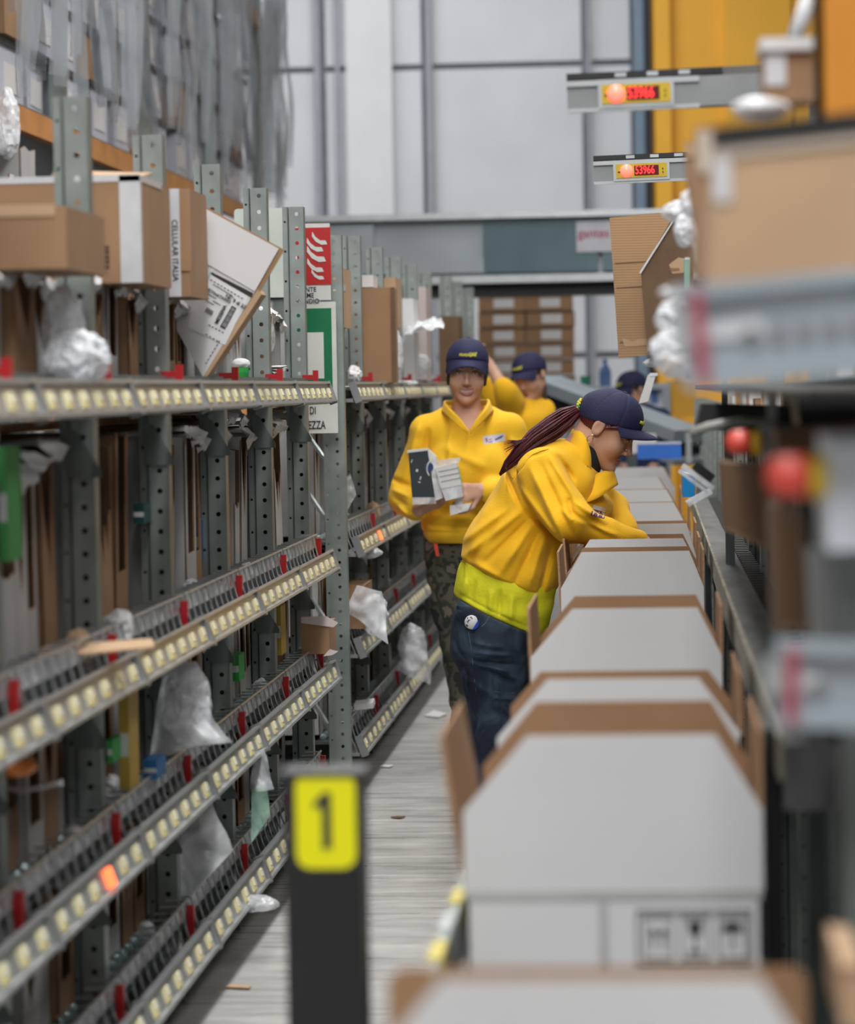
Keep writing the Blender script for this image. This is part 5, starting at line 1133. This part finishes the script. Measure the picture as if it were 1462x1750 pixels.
def sweat1(P):
    lowc = chain_(P, [(A(960, 806), .108), (A(930, 845), .135), (A(893, 905), .134), (A(876, 955), .155), (A(872, 972), .158)], .05, 1.10, Y1)
    d = smin(lowc, cap_(P, A(935, 805, -.12), A(955, 805, .13), .074, .076), .04)
    d = smin(d, ell_(P, A(1008, 868, .06), (.075, .13, .062)), .04)
    d = smin(d, ell_(P, A(965, 830, 0), (.10, .15, .085)), .04)
    near = chain_(P, [(A(922, 805, -.13), .072), (A(975, 888, -.225), .074)], .02); fore = chain_(P, [(A(978, 893, -.225), .066), (A(1030, 910, -.17), .046), (A(1092, 924, -.10), .036)], .02)
    far = chain_(P, [(A(958, 805, .15), .08), (A(1042, 872, .22), .062), (A(1072, 915, .12), .040)], .02)
    d = smin(d, smin(near, fore, .02), .014); d = smin(d, far, .02)
    a, b = A(785, 968), A(930, 1036); dx, dz = b.x-a.x, b.z-a.z; L_ = math.hypot(dx, dz); nn_ = (dz/L_, -dx/L_)   # hem plane
    h = (P[:, 0]-a.x)*nn_[0]+(P[:, 2]-a.z)*nn_[1]; h = -h if nn_[1] > 0 else h
    low = (P[:, 0]-a.x)*(-dz/L_)+(P[:, 2]-a.z)*(dx/L_)       # >0 above the hem line
    k_ = np.clip((low-.012)/.03, 0, 1); d = d-k_*(folds(P, sw_f, Y1+.02)+wob(P, 55, .0022, 4)+wob(P, 22, .003, 9)); d = d+.017*(1-np.clip((low-.022)/.016, 0, 1))
    d = smax(d, -low, .006)
    nk = cap_(P, A(985, 775), A(1040, 740), .056, .075); return smax(d, -nk, .008)
sdf_obj('sweatshirt', sweat1, (A(770, 900).x, Y1-.37, A(0, 1045).z-.03), (A(1110, 900).x, Y1+.35, A(900, 725).z), .0042, yel_c, w1)
def shirt1(P):
    d = chain_(P, [(A(885, 940), .138), (A(864, 1005), .152), (A(858, 1040), .158)], .04, 1.08, Y1)
    a, b = A(779, 1016), A(905, 1076); dx, dz = b.x-a.x, b.z-a.z; L_ = math.hypot(dx, dz); low = (P[:, 0]-a.x)*(-dz/L_)+(P[:, 2]-a.z)*(dx/L_)
    d = d-folds(P, AF([(800, 985, 790, 1015, .006, .01), (818, 985, 808, 1022, -.005, .008), (845, 1000, 842, 1040, .006, .01), (860, 1000, 858, 1045, -.006, .006), (880, 1010, 878, 1055, .006, .01), (783, 1008, 905, 1066, -.003, .003)]), Y1)-wob(P, 60, .002, 5)
    return smax(d, -low, .004)
sdf_obj('t_shirt', shirt1, (A(770, 900).x, Y1-.3, A(0, 1100).z-.06), (A(1000, 900).x, Y1+.3, A(0, 960).z), .0045, lime, w1)
def jeans1(P):
    d = chain_(P, [(A(866, 990), .120), (A(856, 1050), .135)], .03, 1.1, Y1)
    for pts in ([(A(842, 1060, -.08), .128), (A(838, 1105, -.085), .122), (A(846, 1160, -.09), .098), (A(848, 1250, -.09), .080), (A(838, 1400, -.09), .066), (A(838, 1420, -.09), .066)], [(A(864, 1060, .08), .122), (A(888, 1150, .10), .095), (A(903, 1250, .11), .080), (A(898, 1400, .12), .066), (A(898, 1420, .12), .066)]): d = smin(d, chain_(P, pts, .03), .025)
    fl_ = AF([(780, 1035, 803, 1037, -.003, .003), (815, 1105, 880, 1112, .006, .007), (812, 1118, 885, 1128, -.006, .006), (820, 1125, 882, 1140, .007, .007), (840, 1135, 885, 1160, -.006, .007), (850, 1128, 888, 1152, .006, .006), (795, 1110, 815, 1200, -.006, .008), (845, 1182, 882, 1186, .004, .005), (800, 1150, 850, 1180, .005, .010), (808, 1088, 870, 1098, .005, .007), (804, 1100, 806, 1215, -.003, .003), (838, 1040, 822, 1072, -.003, .0025), (822, 1072, 798, 1076, -.003, .0025)])
    d = d-folds(P, fl_, Y1-.02)-wob(P, 45, .003, 12); a, b = A(779, 1016), A(905, 1076); dx, dz = b.x-a.x, b.z-a.z; L_ = math.hypot(dx, dz); return np.maximum(d, (P[:, 0]-a.x)*(-dz/L_)+(P[:, 2]-a.z)*(dx/L_)-.001)
sdf_obj('jeans', jeans1, (A(755, 900).x, Y1-.3, .03), (A(1000, 900).x, Y1+.32, A(0, 985).z), .0048, denim, w1)
def shoe(x, y, rz, parent, m_=shoe_m):
    c, s = math.cos(rz), math.sin(rz)
    def fn(P):
        q = np.stack([(P[:, 0]-x)*c+(P[:, 1]-y)*s, -(P[:, 0]-x)*s+(P[:, 1]-y)*c, P[:, 2]], 1)
        d = smin(ell_(q, (.10, 0, .04), (.10, .045, .040)), ell_(q, (0, 0, .055), (.065, .040, .055)), .03); return np.maximum(d, -(q[:, 2]-.004))
    return sdf_obj('shoe', fn, (x-.22, y-.22, -.01), (x+.22, y+.22, .13), .008, m_, parent)
shoe(A(838, 1420).x, Y1-.09, 0, w1); shoe(A(898, 1420).x, Y1+.12, .1, w1)
head_parts(M1, w1, 0, .003, hair_b); cap_parts(M1, w1, .003)
def stitch(fn, pts, r, m_, name, parent, Yb):
    out = []
    for i in range(len(pts)-1):
        for k in range(5):
            u = k/5; x = pts[i][0]*(1-u)+pts[i+1][0]*u; y = pts[i][1]*(1-u)+pts[i+1][1]*u; q = atY(x, y, Yb-.45); d_ = Vector(ray(x, y)).normalized(); out.append(q+d_*(hit(fn, q, d_, .75)-r*.3)-parent.location)
    MB().tube(out, r, 5).build(name, m_, parent)
seam_m = mat('seam_ochre', (.34, .17, .01), .8); jst = mat('denim_stitch', (.10, .16, .22), .8)
stitch(sweat1, [(865, 800), (872, 811), (877, 819), (886, 807), (896, 795), (903, 784), (911, 777), (925, 771), (941, 767)], .0014, seam_m, 'seam', w1, Y1)
stitch(sweat1, [(788, 958), (822, 976), (862, 998), (892, 1013), (925, 1023)], .0014, seam_m, 'seam', w1, Y1)
stitch(jeans1, [(780, 1034), (792, 1036), (803, 1036)], .0011, jst, 'pocket_seam', w1, Y1); stitch(jeans1, [(839, 1043), (836, 1055), (829, 1066), (821, 1073)], .0013, jst, 'pocket_seam', w1, Y1); stitch(jeans1, [(801, 1080), (806, 1110), (810, 1150), (815, 1190)], .0009, jst, 'leg_seam', w1, Y1); stitch(jeans1, [(845, 1181), (865, 1185), (881, 1184)], .0009, jst, 'knee_seam', w1, Y1)
# collar: near side standing strip, far hanging flap, black undershirt, lime placket
def strip3(name, lows, ups, m_, parent, th=.006, sub=6):
    from mathutils import geometry
    def sm(pts):
        out = []
        for i in range(len(pts)-1):
            p0 = pts[max(i-1, 0)]; p1 = pts[i]; p2 = pts[i+1]; p3 = pts[min(i+2, len(pts)-1)]
            for k in range(sub):
                t = k/sub; out.append(.5*((2*p1)+(p2-p0)*t+(2*p0-5*p1+4*p2-p3)*t*t+(3*p1-p0-3*p2+p3)*t*t*t))
        out.append(pts[-1]); return out
    lo, up = sm([Vector(p) for p in lows]), sm([Vector(p) for p in ups]); mb = MB(); nr = 5
    for a, b in zip(lo, up):
        for j in range(nr): mb.v.append(tuple(a.lerp(b, j/(nr-1))-parent.location))
    mb.f = [(i*nr+j, i*nr+j+1, (i+1)*nr+j+1, (i+1)*nr+j) for i in range(len(lo)-1) for j in range(nr-1)]; mb.m = [0]*len(mb.f)
    o = mb.build(name, m_, parent, True); so = o.modifiers.new('thickness', 'SOLIDIFY'); so.thickness = th; so.offset = 0; return o
strip3('collar', [A(990, 790, .08), A(968, 768, .04), A(962, 768, -.01), A(968, 785, -.06), A(980, 805, -.09), A(985, 835, -.095), A(988, 862, -.085)], [A(1010, 755, .065), A(990, 735, .04), A(980, 735, 0), A(996, 740, -.045), A(1007, 762, -.066), A(1010, 800, -.066), A(1000, 850, -.068)], yel_c, w1, .008)
strip3('collar_flap', [A(990, 859, -.085), A(1005, 858, -.10), A(1025, 850, -.09), A(1042, 838, -.06), A(1056, 829, -.02)], [A(1008, 835, -.04), A(1016, 815, -.05), A(1030, 806, -.045), A(1042, 806, -.03), A(1049, 806, .0)], yel_c, w1, .007)
strip3('zip_edge', [A(1003, 795, -.078), A(1001, 820, -.08), A(995, 845, -.08), A(991, 858, -.09)], [A(1006, 795, -.076), A(1005, 820, -.078), A(999, 845, -.078), A(996, 858, -.09)], mat('zip_olive', (.35, .24, .02), .6), w1, .003)
sdf_obj('undershirt', lambda P: smax(cap_(P, A(1008, 768), A(990, 800), .0575, .068), -cap_(P, A(1052, 742), A(1010, 755), .05, .045), .006), np.array(A(900, 860))-.02*1.0-np.array((0, .1, 0)), np.array(A(1060, 720))+np.array((0, .12, 0)), .004, mat('black_cotton', (.012, .012, .012), .85), w1)
sdf_obj('lime_placket', lambda P: ell_(P, A(992, 828, -.015), (.040, .06, .05)), np.array(A(940, 900))-np.array((0, .12, 0)), np.array(A(1040, 770))+np.array((0, .12, 0)), .005, lime, w1)
# ponytail of many strands and its knitted band
pt = [(988, 700, .0), (968, 712, -.01), (945, 728, -.03), (915, 748, -.06), (888, 772, -.07), (868, 792, -.07), (855, 811, -.065)]; wdt = [9, 20, 23, 20, 14, 9, 2]
mb = MB(); R = random.Random(5)
for k in range(150):
    u, v = R.uniform(-1, 1), R.uniform(-1, 1)
    if u*u+v*v > 1: continue
    e = R.uniform(.75, 1.0); pts = []; cnt = int(3+e*4)
    if R.random() < .06: u *= 1.5
    for (x, y, dy), w in list(zip(pt, wdt))[:7 if R.random() < .7 else 6]:
        nx, ny = .6, .8; pts.append(A(x+nx*u*w*(.82)+R.uniform(-1, 1), y+ny*u*w*.82+R.uniform(-1, 1), dy+v*w*.0015-.02)-w1.location)
    r = R.uniform(.0022, .0038); mb.tube(pts, [r]*(len(pts)-2)+[r*.6, r*.25], 5)
for k in range(14):     # flyaway wisps reaching left
    pts = [A(x, y, dy-.05)-w1.location for x, y, dy in ((925, 738, -.03), (905, 748, -.05), (885, 753+k*.5, -.06), (868-R.uniform(0, 8), 752+k*1.6, -.06))]; mb.tube(pts, [.0022, .002, .0014, .0005], 4)
mb.build('ponytail', hair_b, w1, True)
mb = MB(); ctr = M1@Vector((-.104, 0, .030)); R3 = M1.to_3x3(); bn = []
for j in range(2):
    for k in range(14):
        a = 2*math.pi*k/14; p = A(987+j*3, 697-j*2, -.005)+Vector((.012*math.sin(a)*.5, .022*math.cos(a), .024*math.sin(a)))-w1.location; mb.lathe([(.0005, -.005), (.0045, -.003), (.005, 0), (.0045, .003), (.0005, .005)], p, 'X', 6, (k+j) % 4 == 0 and 1 or 0)
mb.build('hair_band', [mat('yellow_yarn', (.70, .62, .08), .8), mat('green_yarn', (.02, .30, .10), .8)], w1, True)
for k, (f, s_, u, r) in enumerate(((-.010, -.0845, -.030, .0035),)): MB().lathe([(.0005, -r), (r*.7, -r*.7), (r, 0), (r*.7, r*.7), (.0005, r)], M1@Vector((f, s_, u))-w1.location, 'Y', 10).build('earring', mat('pearl', (.8, .78, .72), .15), w1, True)
pts = [M1@Vector((-.010+.009*math.sin(a), -.0835, -.045+.011*math.cos(a)))-w1.location for a in [2*math.pi*k/14 for k in range(15)]]
MB().tube(pts, .0011, 5).build('earring_hoop', mat('gold', (.6, .42, .15), .25, 1), w1, True)
# small things on her
def decal(fn, px, py, Ybase, w, h, m_, name, parent, ang=0, lift=.0015):
    """thin patch laid on the surface fn facing the aisle's near end"""
    mb = MB(); n = 6
    for j in range(n+1):
        for i in range(n+1):
            u, v = (i/n-.5)*w, (j/n-.5)*h; c, s = math.cos(math.radians(ang)), math.sin(math.radians(ang)); q = atY(px+(u*c+v*s), py+(u*s-v*c)*1.0, Ybase-.45)
            d_ = Vector(ray(px+(u*c+v*s), py+(u*s-v*c))).normalized(); t = hit(fn, q, d_, .75); mb.v.append(tuple(q+d_*(t-lift)-parent.location))
    mb.f = [(j*(n+1)+i, j*(n+1)+i+1, (j+1)*(n+1)+i+1, (j+1)*(n+1)+i) for j in range(n) for i in range(n)]; mb.m = [0]*len(mb.f)
    return mb.build(name, m_, parent, True)
decal(sweat1, 1025, 869, Y1, 22, 7, white_board, 'badge', w1, 16); decal(sweat1, 1023, 878, Y1, 24, 11, mat('badge_plum', (.16, .03, .05), .6), 'badge_print', w1, 16, .002)
for k in range(5): decal(sweat1, 1015+k*4.2, 876+k*1.2, Y1, 1.8, 8, (white_board, mat('badge_blue', (.08, .10, .35), .6))[k % 2], 'badge_print', w1, 16, .003)
pk = A(806, 1064, -.21); tpk = hit(jeans1, (pk.x, Y1-.5, pk.z), (0, 1, 0), .6); o = thing('tape_roll', 'small white and blue roll poking from her jeans back pocket', 'tape roll', (pk.x, Y1-.5+tpk, pk.z), (0, math.radians(32), 0))
MB().lathe([(.002, -.012), (.018, -.011), (.0225, -.006), (.0225, .012)], (0, 0, 0), 'Y', 20).build('roll', white_board, o, True)
MB().plate([(.0225*math.cos(a), .0225*math.sin(a)) for a in [-1.0+2.0*k/8 for k in range(9)]], (0.002, -.0122, 0), (1, 0, 0), (0, 0, 1), .0016, (0, 0, 0)).build('blue_label', mat('label_blue', (.01, .05, .36), .3), o)
mb = MB(); R = random.Random(2)
for k in range(16): a = R.uniform(1.9, 4.4); r_ = R.uniform(.008, .019); mb.box((r_*math.cos(a), -.0122, r_*math.sin(a)), (.003, .001, .0022), 0, (0, R.uniform(0, 3), 0))
mb.build('black_print', ink, o)
# ------------------------------------------------------------- smiling woman carrying packs
Y2 = 11.8
def C2(px, py, dy=0): return atY(px, py, Y2+dy)
w2 = thing('person', 'smiling woman in navy cap and yellow half-zip holding packs, facing the viewer', 'person', (C2(800, 1000).x, Y2, 0))
M2 = frame_m(C2(798.5, 636, 0), (.06, -1, -.15), -3)
hL = hand_fn(C2(716, 872, -.20), C2(770, 852, -.26)-C2(716, 872, -.20), (.1, .2, 1), -1, (18, 22, 18), .95)
hR = hand_fn(C2(826, 838, -.21), C2(786, 842, -.27)-C2(826, 838, -.21), (-.2, .75, -.15), 1, (30, 38, 30), .95, .08)
def body2(P):
    d = head_sdf(P, M2, 1); d = smin(d, cap_(P, M2@Vector((-.022, 0, -.05)), C2(800, 722, .02), .050, .060), .03)
    t = chain_(P, [(C2(800, 745, .01), .09), (C2(802, 800), .10), (C2(803, 880), .095), (C2(803, 945, .01), .11)], .04); t = smin(t, cap_(P, C2(738, 738), C2(866, 734), .05, .05), .05); d = smin(d, t, .03)
    for pts in ([(C2(733, 740), .045), (C2(692, 848, -.02), .036), (C2(716, 872, -.20), .026)], [(C2(872, 738), .045), (C2(895, 840, -.02), .036), (C2(826, 838, -.21), .026)]): d = smin(d, chain_(P, pts, .02), .02)
    d = smin(d, hL(P), .01); d = smin(d, hR(P), .01)
    for pts in ([(C2(770, 950), .085), (C2(787, 1110, -.02), .055), (C2(800, 1255, .02), .038)], [(C2(834, 950), .085), (C2(842, 1110, .1), .055), (C2(842, 1262, .14), .038)]): d = smin(d, chain_(P, pts, .02), .02)
    return d
sdf_obj('body', body2, (C2(650, 900).x, Y2-.45, .02), (C2(925, 900).x, Y2+.32, C2(0, 565).z), .0048, skin, w2)
w2f = [(C2(a, b).x, C2(a, b).z, C2(c, d).x, C2(c, d).z, amp, w) for a, b, c, d, amp, w in
    [(735, 730, 728, 790, -.010, .012), (718, 750, 690, 820, .008, .014), (672, 818, 705, 830, -.010, .010), (672, 835, 708, 846, .008, .009), (676, 848, 705, 862, -.008, .009), (684, 862, 705, 878, .008, .009), (775, 728, 770, 790, .007, .012), (760, 760, 840, 800, .008, .018), (800, 745, 802, 770, -.004, .004),
     (866, 750, 880, 800, -.010, .012), (875, 745, 893, 790, .009, .012), (885, 760, 893, 800, -.007, .008), (740, 880, 880, 890, .008, .016), (735, 895, 880, 902, -.008, .010), (790, 862, 880, 858, .006, .015), (780, 740, 760, 800, -.005, .010), (720, 722, 700, 780, .008, .012)]]
def sweat2(P):
    d = chain_(P, [(C2(800, 760, .01), .120), (C2(802, 810), .148), (C2(803, 870), .150), (C2(803, 905), .160), (C2(803, 915), .158)], .05)
    Q_ = P.copy(); Q_[:, 0] = (P[:, 0]-C2(802, 800).x)*.88+C2(802, 800).x
    d = chain_(Q_, [(C2(800, 765, .01), .118), (C2(802, 810, -.01), .148), (C2(802, 870), .145), (C2(802, 902), .152), (C2(802, 912), .150)], .05)
    d = smin(d, ell_(P, C2(770, 795, -.09), (.075, .06, .075)), .05); d = smin(d, ell_(P, C2(832, 795, -.09), (.075, .06, .075)), .05)
    d = smin(d, cap_(P, C2(737, 740), C2(868, 735), .072, .072), .05)
    d = smin(d, cap_(P, C2(770, 722, .02), C2(830, 720, .02), .06, .06), .05)
    L_ = chain_(P, [(C2(731, 745), .072), (C2(700, 830, -.01), .066), (C2(694, 852, -.03), .064), (C2(712, 868, -.15), .045), (C2(716, 871, -.18), .036)], .02)
    R_ = chain_(P, [(C2(872, 742), .072), (C2(893, 835, -.02), .064), (C2(840, 836, -.18), .042), (C2(832, 837, -.20), .038)], .02)
    d = smin(d, L_, .018); d = smin(d, R_, .018)
    d = d-folds(P, w2f, Y2-.0)-wob(P, 50, .0025, 21)-wob(P, 20, .003, 22)
    low = P[:, 2]-C2(800, 926).z; d = d+.018*np.exp(-np.maximum(0, low)/.02); band = np.abs(low-.045); d = d+.005*np.exp(-(band/.006)**2)
    d = smax(d, -low, .005)
    nk = cap_(P, C2(798, 690, .01), C2(800, 725, -.07), .062, .030); nk = smin(nk, cap_(P, C2(799, 680, -.02), C2(801, 738, -.22), .058, .012), .02); nk = np.minimum(nk, cap_(P, C2(799, 640), C2(799, 700), .075, .062)); return smax(d, -nk, .006)
sdf_obj('sweatshirt', sweat2, (C2(655, 900).x, Y2-.32, C2(0, 935).z-.03), (C2(925, 900).x, Y2+.25, C2(0, 675).z), .0048, yel_p, w2)
strip3('collar', [C2(800, 742, -.155), C2(783, 728, -.15), C2(766, 712, -.11), C2(757, 702, -.02), C2(775, 700, .07), C2(800, 698, .09), C2(825, 699, .07), C2(842, 702, -.02), C2(833, 712, -.11), C2(818, 728, -.15), C2(804, 742, -.155)],
    [C2(800, 735, -.16), C2(787, 716, -.15), C2(771, 700, -.12), C2(761, 686, -.02), C2(775, 684, .06), C2(800, 682, .075), C2(824, 683, .06), C2(835, 684, -.02), C2(828, 700, -.12), C2(815, 716, -.15), C2(804, 735, -.16)], yel_p, w2, .010)
def pants2(P):
    d = chain_(P, [(C2(803, 905), .12), (C2(803, 950), .130)], .03)
    for pts in ([(C2(772, 950), .105), (C2(779, 1030, -.02), .090), (C2(789, 1110, -.02), .074), (C2(801, 1250, .02), .060)], [(C2(834, 950), .105), (C2(842, 1110, .1), .074), (C2(843, 1255, .14), .060)]): d = smin(d, chain_(P, pts, .03), .02)
    return np.maximum(d-wob(P, 50, .005, 33), P[:, 2]-C2(0, 900).z)
sdf_obj('camouflage_trousers', pants2, (C2(700, 900).x, Y2-.2, .03), (C2(900, 900).x, Y2+.3, C2(0, 890).z), .007, camo, w2)
shoe(C2(801, 1255).x, Y2+.02, -1.5, w2); shoe(C2(843, 1255).x, Y2+.14, -1.6, w2)
head_parts(M2, w2, 1, .004); cap_parts(M2, w2, .0038, .30, .030+.004, -.020, 1, .058)
decal(sweat2, 845, 750, Y2, 38, 14, mat('badge_lilac', (.62, .58, .66), .5), 'badge', w2, -8)
for k, (x, y, w_, h_, m_) in enumerate(((832, 752, 3, 7, 'red'), (838, 751, 6, 1.6, 'r2'), (839, 755, 7, 1.6, 'b'), (852, 749, 12, 3, 'b'), (857, 746, 8, 2, 'b'))): decal(sweat2, x, y, Y2, w_, h_, mat('badge_rose', (.35, .10, .16), .6) if m_[0] == 'r' else mat('badge_blue', (.08, .10, .35), .6), 'badge_print', w2, -14 if k < 3 else -26, .003)
o = MB().plate([(0, 0), (.016, -.004), (.022, -.05), (.010, -.05)], C2(741, 928, -.16), (1, 0, 0), (0, 0, 1), .004).build('red_tag', mat('red_ribbon', (.62, .05, .02), .6), w2, world=True)
# packs she holds
def quadbox(name, P4, depth, m_, parent, y0):
    Q_ = [C2(x, y, y0) for x, y in P4]; c = parent.location; MBx = MB()
    MBx.plate([(q.x-c.x, q.z-c.z) for q in Q_], (0, y0+Y2-c.y, 0), (1, 0, 0), (0, 0, 1), -depth, (0, 0, 0)); return MBx.build(name, m_, parent)
bp1 = thing('product_pack', 'dark boxed product in a clear pale sleeve held on her forearm', 'box', C2(725, 812, -.27))
quadbox('box', [(705, 851), (744, 852), (731, 769), (698, 774)], .055, mat('dark_slate_card', (.028, .036, .042), .4), bp1, -.30)
quadbox('clear_sleeve', [(744, 856), (757, 851), (745, 780), (731, 767)], .06, film_thick, bp1, -.295)
quadbox('pale_rim', [(697, 774), (731, 770), (732, 766), (696, 770)], .06, white_board, bp1, -.303); quadbox('pale_base', [(705, 862), (746, 861), (744, 850), (705, 850)], .05, film, bp1, -.303)
mb = MB()
for j, (r1, r2, a0, a1) in enumerate(((.036, .030, 1.75, 4.0),)):
    c = C2(741, 801, -.303)-bp1.location; pts = [(r1*math.cos(a0+(a1-a0)*k/14)*.75, r1*math.sin(a0+(a1-a0)*k/14)) for k in range(15)]+[(r2*math.cos(a1-(a1-a0)*k/14)*.72, r2*math.sin(a1-(a1-a0)*k/14)) for k in range(15)]
    mb.plate(pts, c, (1, 0, 0), (0, 0, 1), .001)
mb.build('printed_ring', mat('print_cream', (.6, .6, .55), .5), bp1)
c = C2(733, 798, -.303)-bp1.location; MB().lathe([(.018, 0), (.018, -.001)], (0, 0, 0), 'Y', 16).build('printed_disc', mat('print_blue', (.02, .05, .14), .4), bp1).location = c
mb = MB(); [mb.box(C2(x, y, -.3035)-bp1.location, (w_, .001, h_), 0, (0, .3, 0)) for x, y, w_, h_ in ((713, 804, .008, .010), (719, 817, .004, .014), (717, 824, .009, .004), (704, 788, .003, .012))]; mb.build('printed_mark', white_board, bp1)
bp2 = thing('product_pack', 'bundle of small white boxes wrapped in clear film in her hands', 'box', C2(768, 815, -.27))
quadbox('boxes', [(754, 835), (789, 829), (780, 790), (744, 800)], .05, white_board, bp2, -.315); quadbox('wrapped_side', [(762, 856), (791, 849), (789, 829), (754, 835)], .05, film_thick, bp2, -.312)
for k in range(3):
    y = 806+k*8.5; quadbox('box_gap', [(750+k*2, y+1.2), (783+k*2, y-5.8), (783+k*2, y-6.8), (750+k*2, y)], .001, ink_grey, bp2, -.3165)
quadbox('film_top', [(746, 800), (784, 792), (788, 782), (750, 786)], .03, film, bp2, -.31); quadbox('green_strip', [(786, 829), (790, 828), (784, 797), (780, 798)], .01, mat('mint_print', (.25, .5, .38), .5), bp2, -.314)
bp3 = thing('product_pack', 'flat whitish wrapped pack hanging below her hands', 'box', C2(785, 870, -.25))
quadbox('pack', [(770, 881), (800, 872), (806, 860), (769, 864)], .02, film_thick, bp3, -.28); quadbox('pack_neck', [(778, 866), (792, 862), (790, 846), (778, 850)], .02, film, bp3, -.275)
# ------------------------------------------------------------- woman behind with a raised arm
Y3 = 16.0
def C3(px, py, dy=0): return atY(px, py, Y3+dy)
w3 = thing('person', 'woman in navy cap and yellow sweatshirt behind, one bare forearm raised', 'person', (C3(885, 800).x, Y3, 0))
M3 = frame_m(C3(909, 643, 0), (-.55, -.8, -.38), 6)
h3 = hand_fn(C3(836, 622, -.12), (-.6, .1, .75), (.4, .6, .2), 1, (25, 30, 25), .95)
def body3(P):
    d = head_sdf(P, M3); d = smin(d, cap_(P, M3@Vector((-.022, 0, -.05)), C3(902, 690, .03), .05, .06), .03)
    t = chain_(P, [(C3(895, 715), .09), (C3(885, 800), .1), (C3(880, 860), .11)], .04); d = smin(d, t, .03)
    d = smin(d, chain_(P, [(C3(876, 700, -.05), .045), (C3(862, 668, -.2), .04), (C3(838, 624, -.12), .027)], .02), .02); d = smin(d, h3(P), .01)
    d = smin(d, chain_(P, [(C3(925, 705, .05), .045), (C3(935, 780, .05), .04), (C3(905, 820, -.1), .03)], .02), .02)
    for s_ in (-1, 1): d = smin(d, chain_(P, [(C3(880+s_*26, 880), .09), (C3(880+s_*28, 1000), .06), (C3(880+s_*28, 1095), .04)], .02), .02)
    return d
sdf_obj('body', body3, (C3(815, 800).x, Y3-.4, .02), (C3(955, 800).x, Y3+.3, C3(0, 590).z), .009, skin, w3)
def sweat3(P):
    d = chain_(P, [(C3(892, 725), .15), (C3(886, 800), .165), (C3(882, 860), .17)], .04); d = smin(d, cap_(P, C3(868, 712), C3(925, 706, .03), .08, .08), .05)
    d = smin(d, chain_(P, [(C3(876, 705, -.06), .085), (C3(868, 672, -.2), .06), (C3(862, 662, -.2), .05)], .02), .02); d = smin(d, chain_(P, [(C3(926, 712, .04), .08), (C3(938, 790, .04), .065), (C3(905, 822, -.12), .045)], .02), .02)
    d = smin(d, chain_(P, [(C3(858, 700, .02), .06), (C3(840, 676, .04), .05), (C3(832, 660, .05), .045)], .02), .02)
    return np.maximum(d-wob(P, 42, .006, 8), -(P[:, 2]-C3(0, 880).z))
sdf_obj('sweatshirt', sweat3, (C3(800, 800).x, Y3-.4, C3(0, 890).z), (C3(965, 800).x, Y3+.35, C3(0, 640).z), .009, yel_c, w3)
def pants3(P):
    d = cap_(P, C3(882, 860), C3(880, 890), .13, .14)
    for s_ in (-1, 1): d = smin(d, chain_(P, [(C3(880+s_*26, 880), .11), (C3(880+s_*28, 1000), .08), (C3(880+s_*28, 1105), .065)], .02), .02)
    return d
sdf_obj('trousers', pants3, (C3(800, 800).x, Y3-.25, .02), (C3(965, 800).x, Y3+.3, C3(0, 815).z), .012, denim, w3)
head_parts(M3, w3, 0, .006); cap_parts(M3, w3, .006, .30, .030, -.012, 1, .06, False)
mb = MB()
for k in range(26): u = R.uniform(-1, 1); mb.tube([C3(921+u*4, 640, .06)-w3.location, C3(929+u*4, 660, .05)-w3.location, C3(932+u*3, 685, .0)-w3.location], [.006, .007, .002], 5)
mb.build('ponytail', hair_d, w3, True)
shoe(C3(852, 1100).x, Y3, -1.6, w3); shoe(C3(908, 1100).x, Y3, -1.6, w3)
# ------------------------------------------------------------- far worker beyond the bending woman's cap
Y4 = 19.4
def C4(px, py, dy=0): return atY(px, py, Y4+dy)
w4 = thing('person', 'distant worker in navy cap half hidden behind the bending woman\'s cap', 'person', (C4(1088, 760).x, Y4, 0))
M4 = frame_m(C4(1084, 668), (-.8, -.5, -.35))
def body4(P):
    d = head_sdf(P, M4); d = smin(d, cap_(P, M4@Vector((-.02, 0, -.05)), C4(1090, 700), .05, .06), .03)
    d = smin(d, chain_(P, [(C4(1092, 715), .09), (C4(1092, 800), .11)], .03), .03)
    for s_ in (-1, 1):
        d = smin(d, chain_(P, [(C4(1092+s_*38, 715), .045), (C4(1092+s_*46, 770), .04), (C4(1092+s_*30, 800, -.2), .03), (C4(1092+s_*24, 800, -.32), .035)], .02), .02); d = smin(d, chain_(P, [(C4(1092+s_*22, 810), .09), (C4(1092+s_*24, 930), .06), (C4(1092+s_*24, 1030), .04)], .02), .02)
    return d
sdf_obj('body', body4, (C4(1020, 800).x, Y4-.4, .02), (C4(1160, 800).x, Y4+.3, C4(0, 625).z), .010, skin, w4)
def jack4(P):
    d = chain_(P, [(C4(1092, 722), .14), (C4(1092, 820), .15)], .03); d = smin(d, cap_(P, C4(1062, 716), C4(1122, 714), .07, .07), .04)
    for s_ in (-1, 1): d = smin(d, chain_(P, [(C4(1092+s_*36, 716), .07), (C4(1092+s_*46, 770), .06), (C4(1092+s_*30, 800, -.2), .045)], .02), .02)
    return d-wob(P, 40, .005, 3)
sdf_obj('jacket', jack4, (C4(1020, 800).x, Y4-.35, C4(0, 870).z), (C4(1160, 800).x, Y4+.3, C4(0, 685).z), .012, mat('navy_jacket', (.015, .03, .09), .8), w4)
sdf_obj('trousers', lambda P: np.minimum(cap_(P, C4(1070, 815), C4(1068, 1035), .11, .07), cap_(P, C4(1114, 815), C4(1116, 1035), .11, .07)), (C4(1020, 800).x, Y4-.25, .02), (C4(1160, 800).x, Y4+.3, C4(0, 780).z), .014, denim, w4)
head_parts(M4, w4, 0, .009); cap_parts(M4, w4, .008, .30, .028, -.01, 1, .06, False)
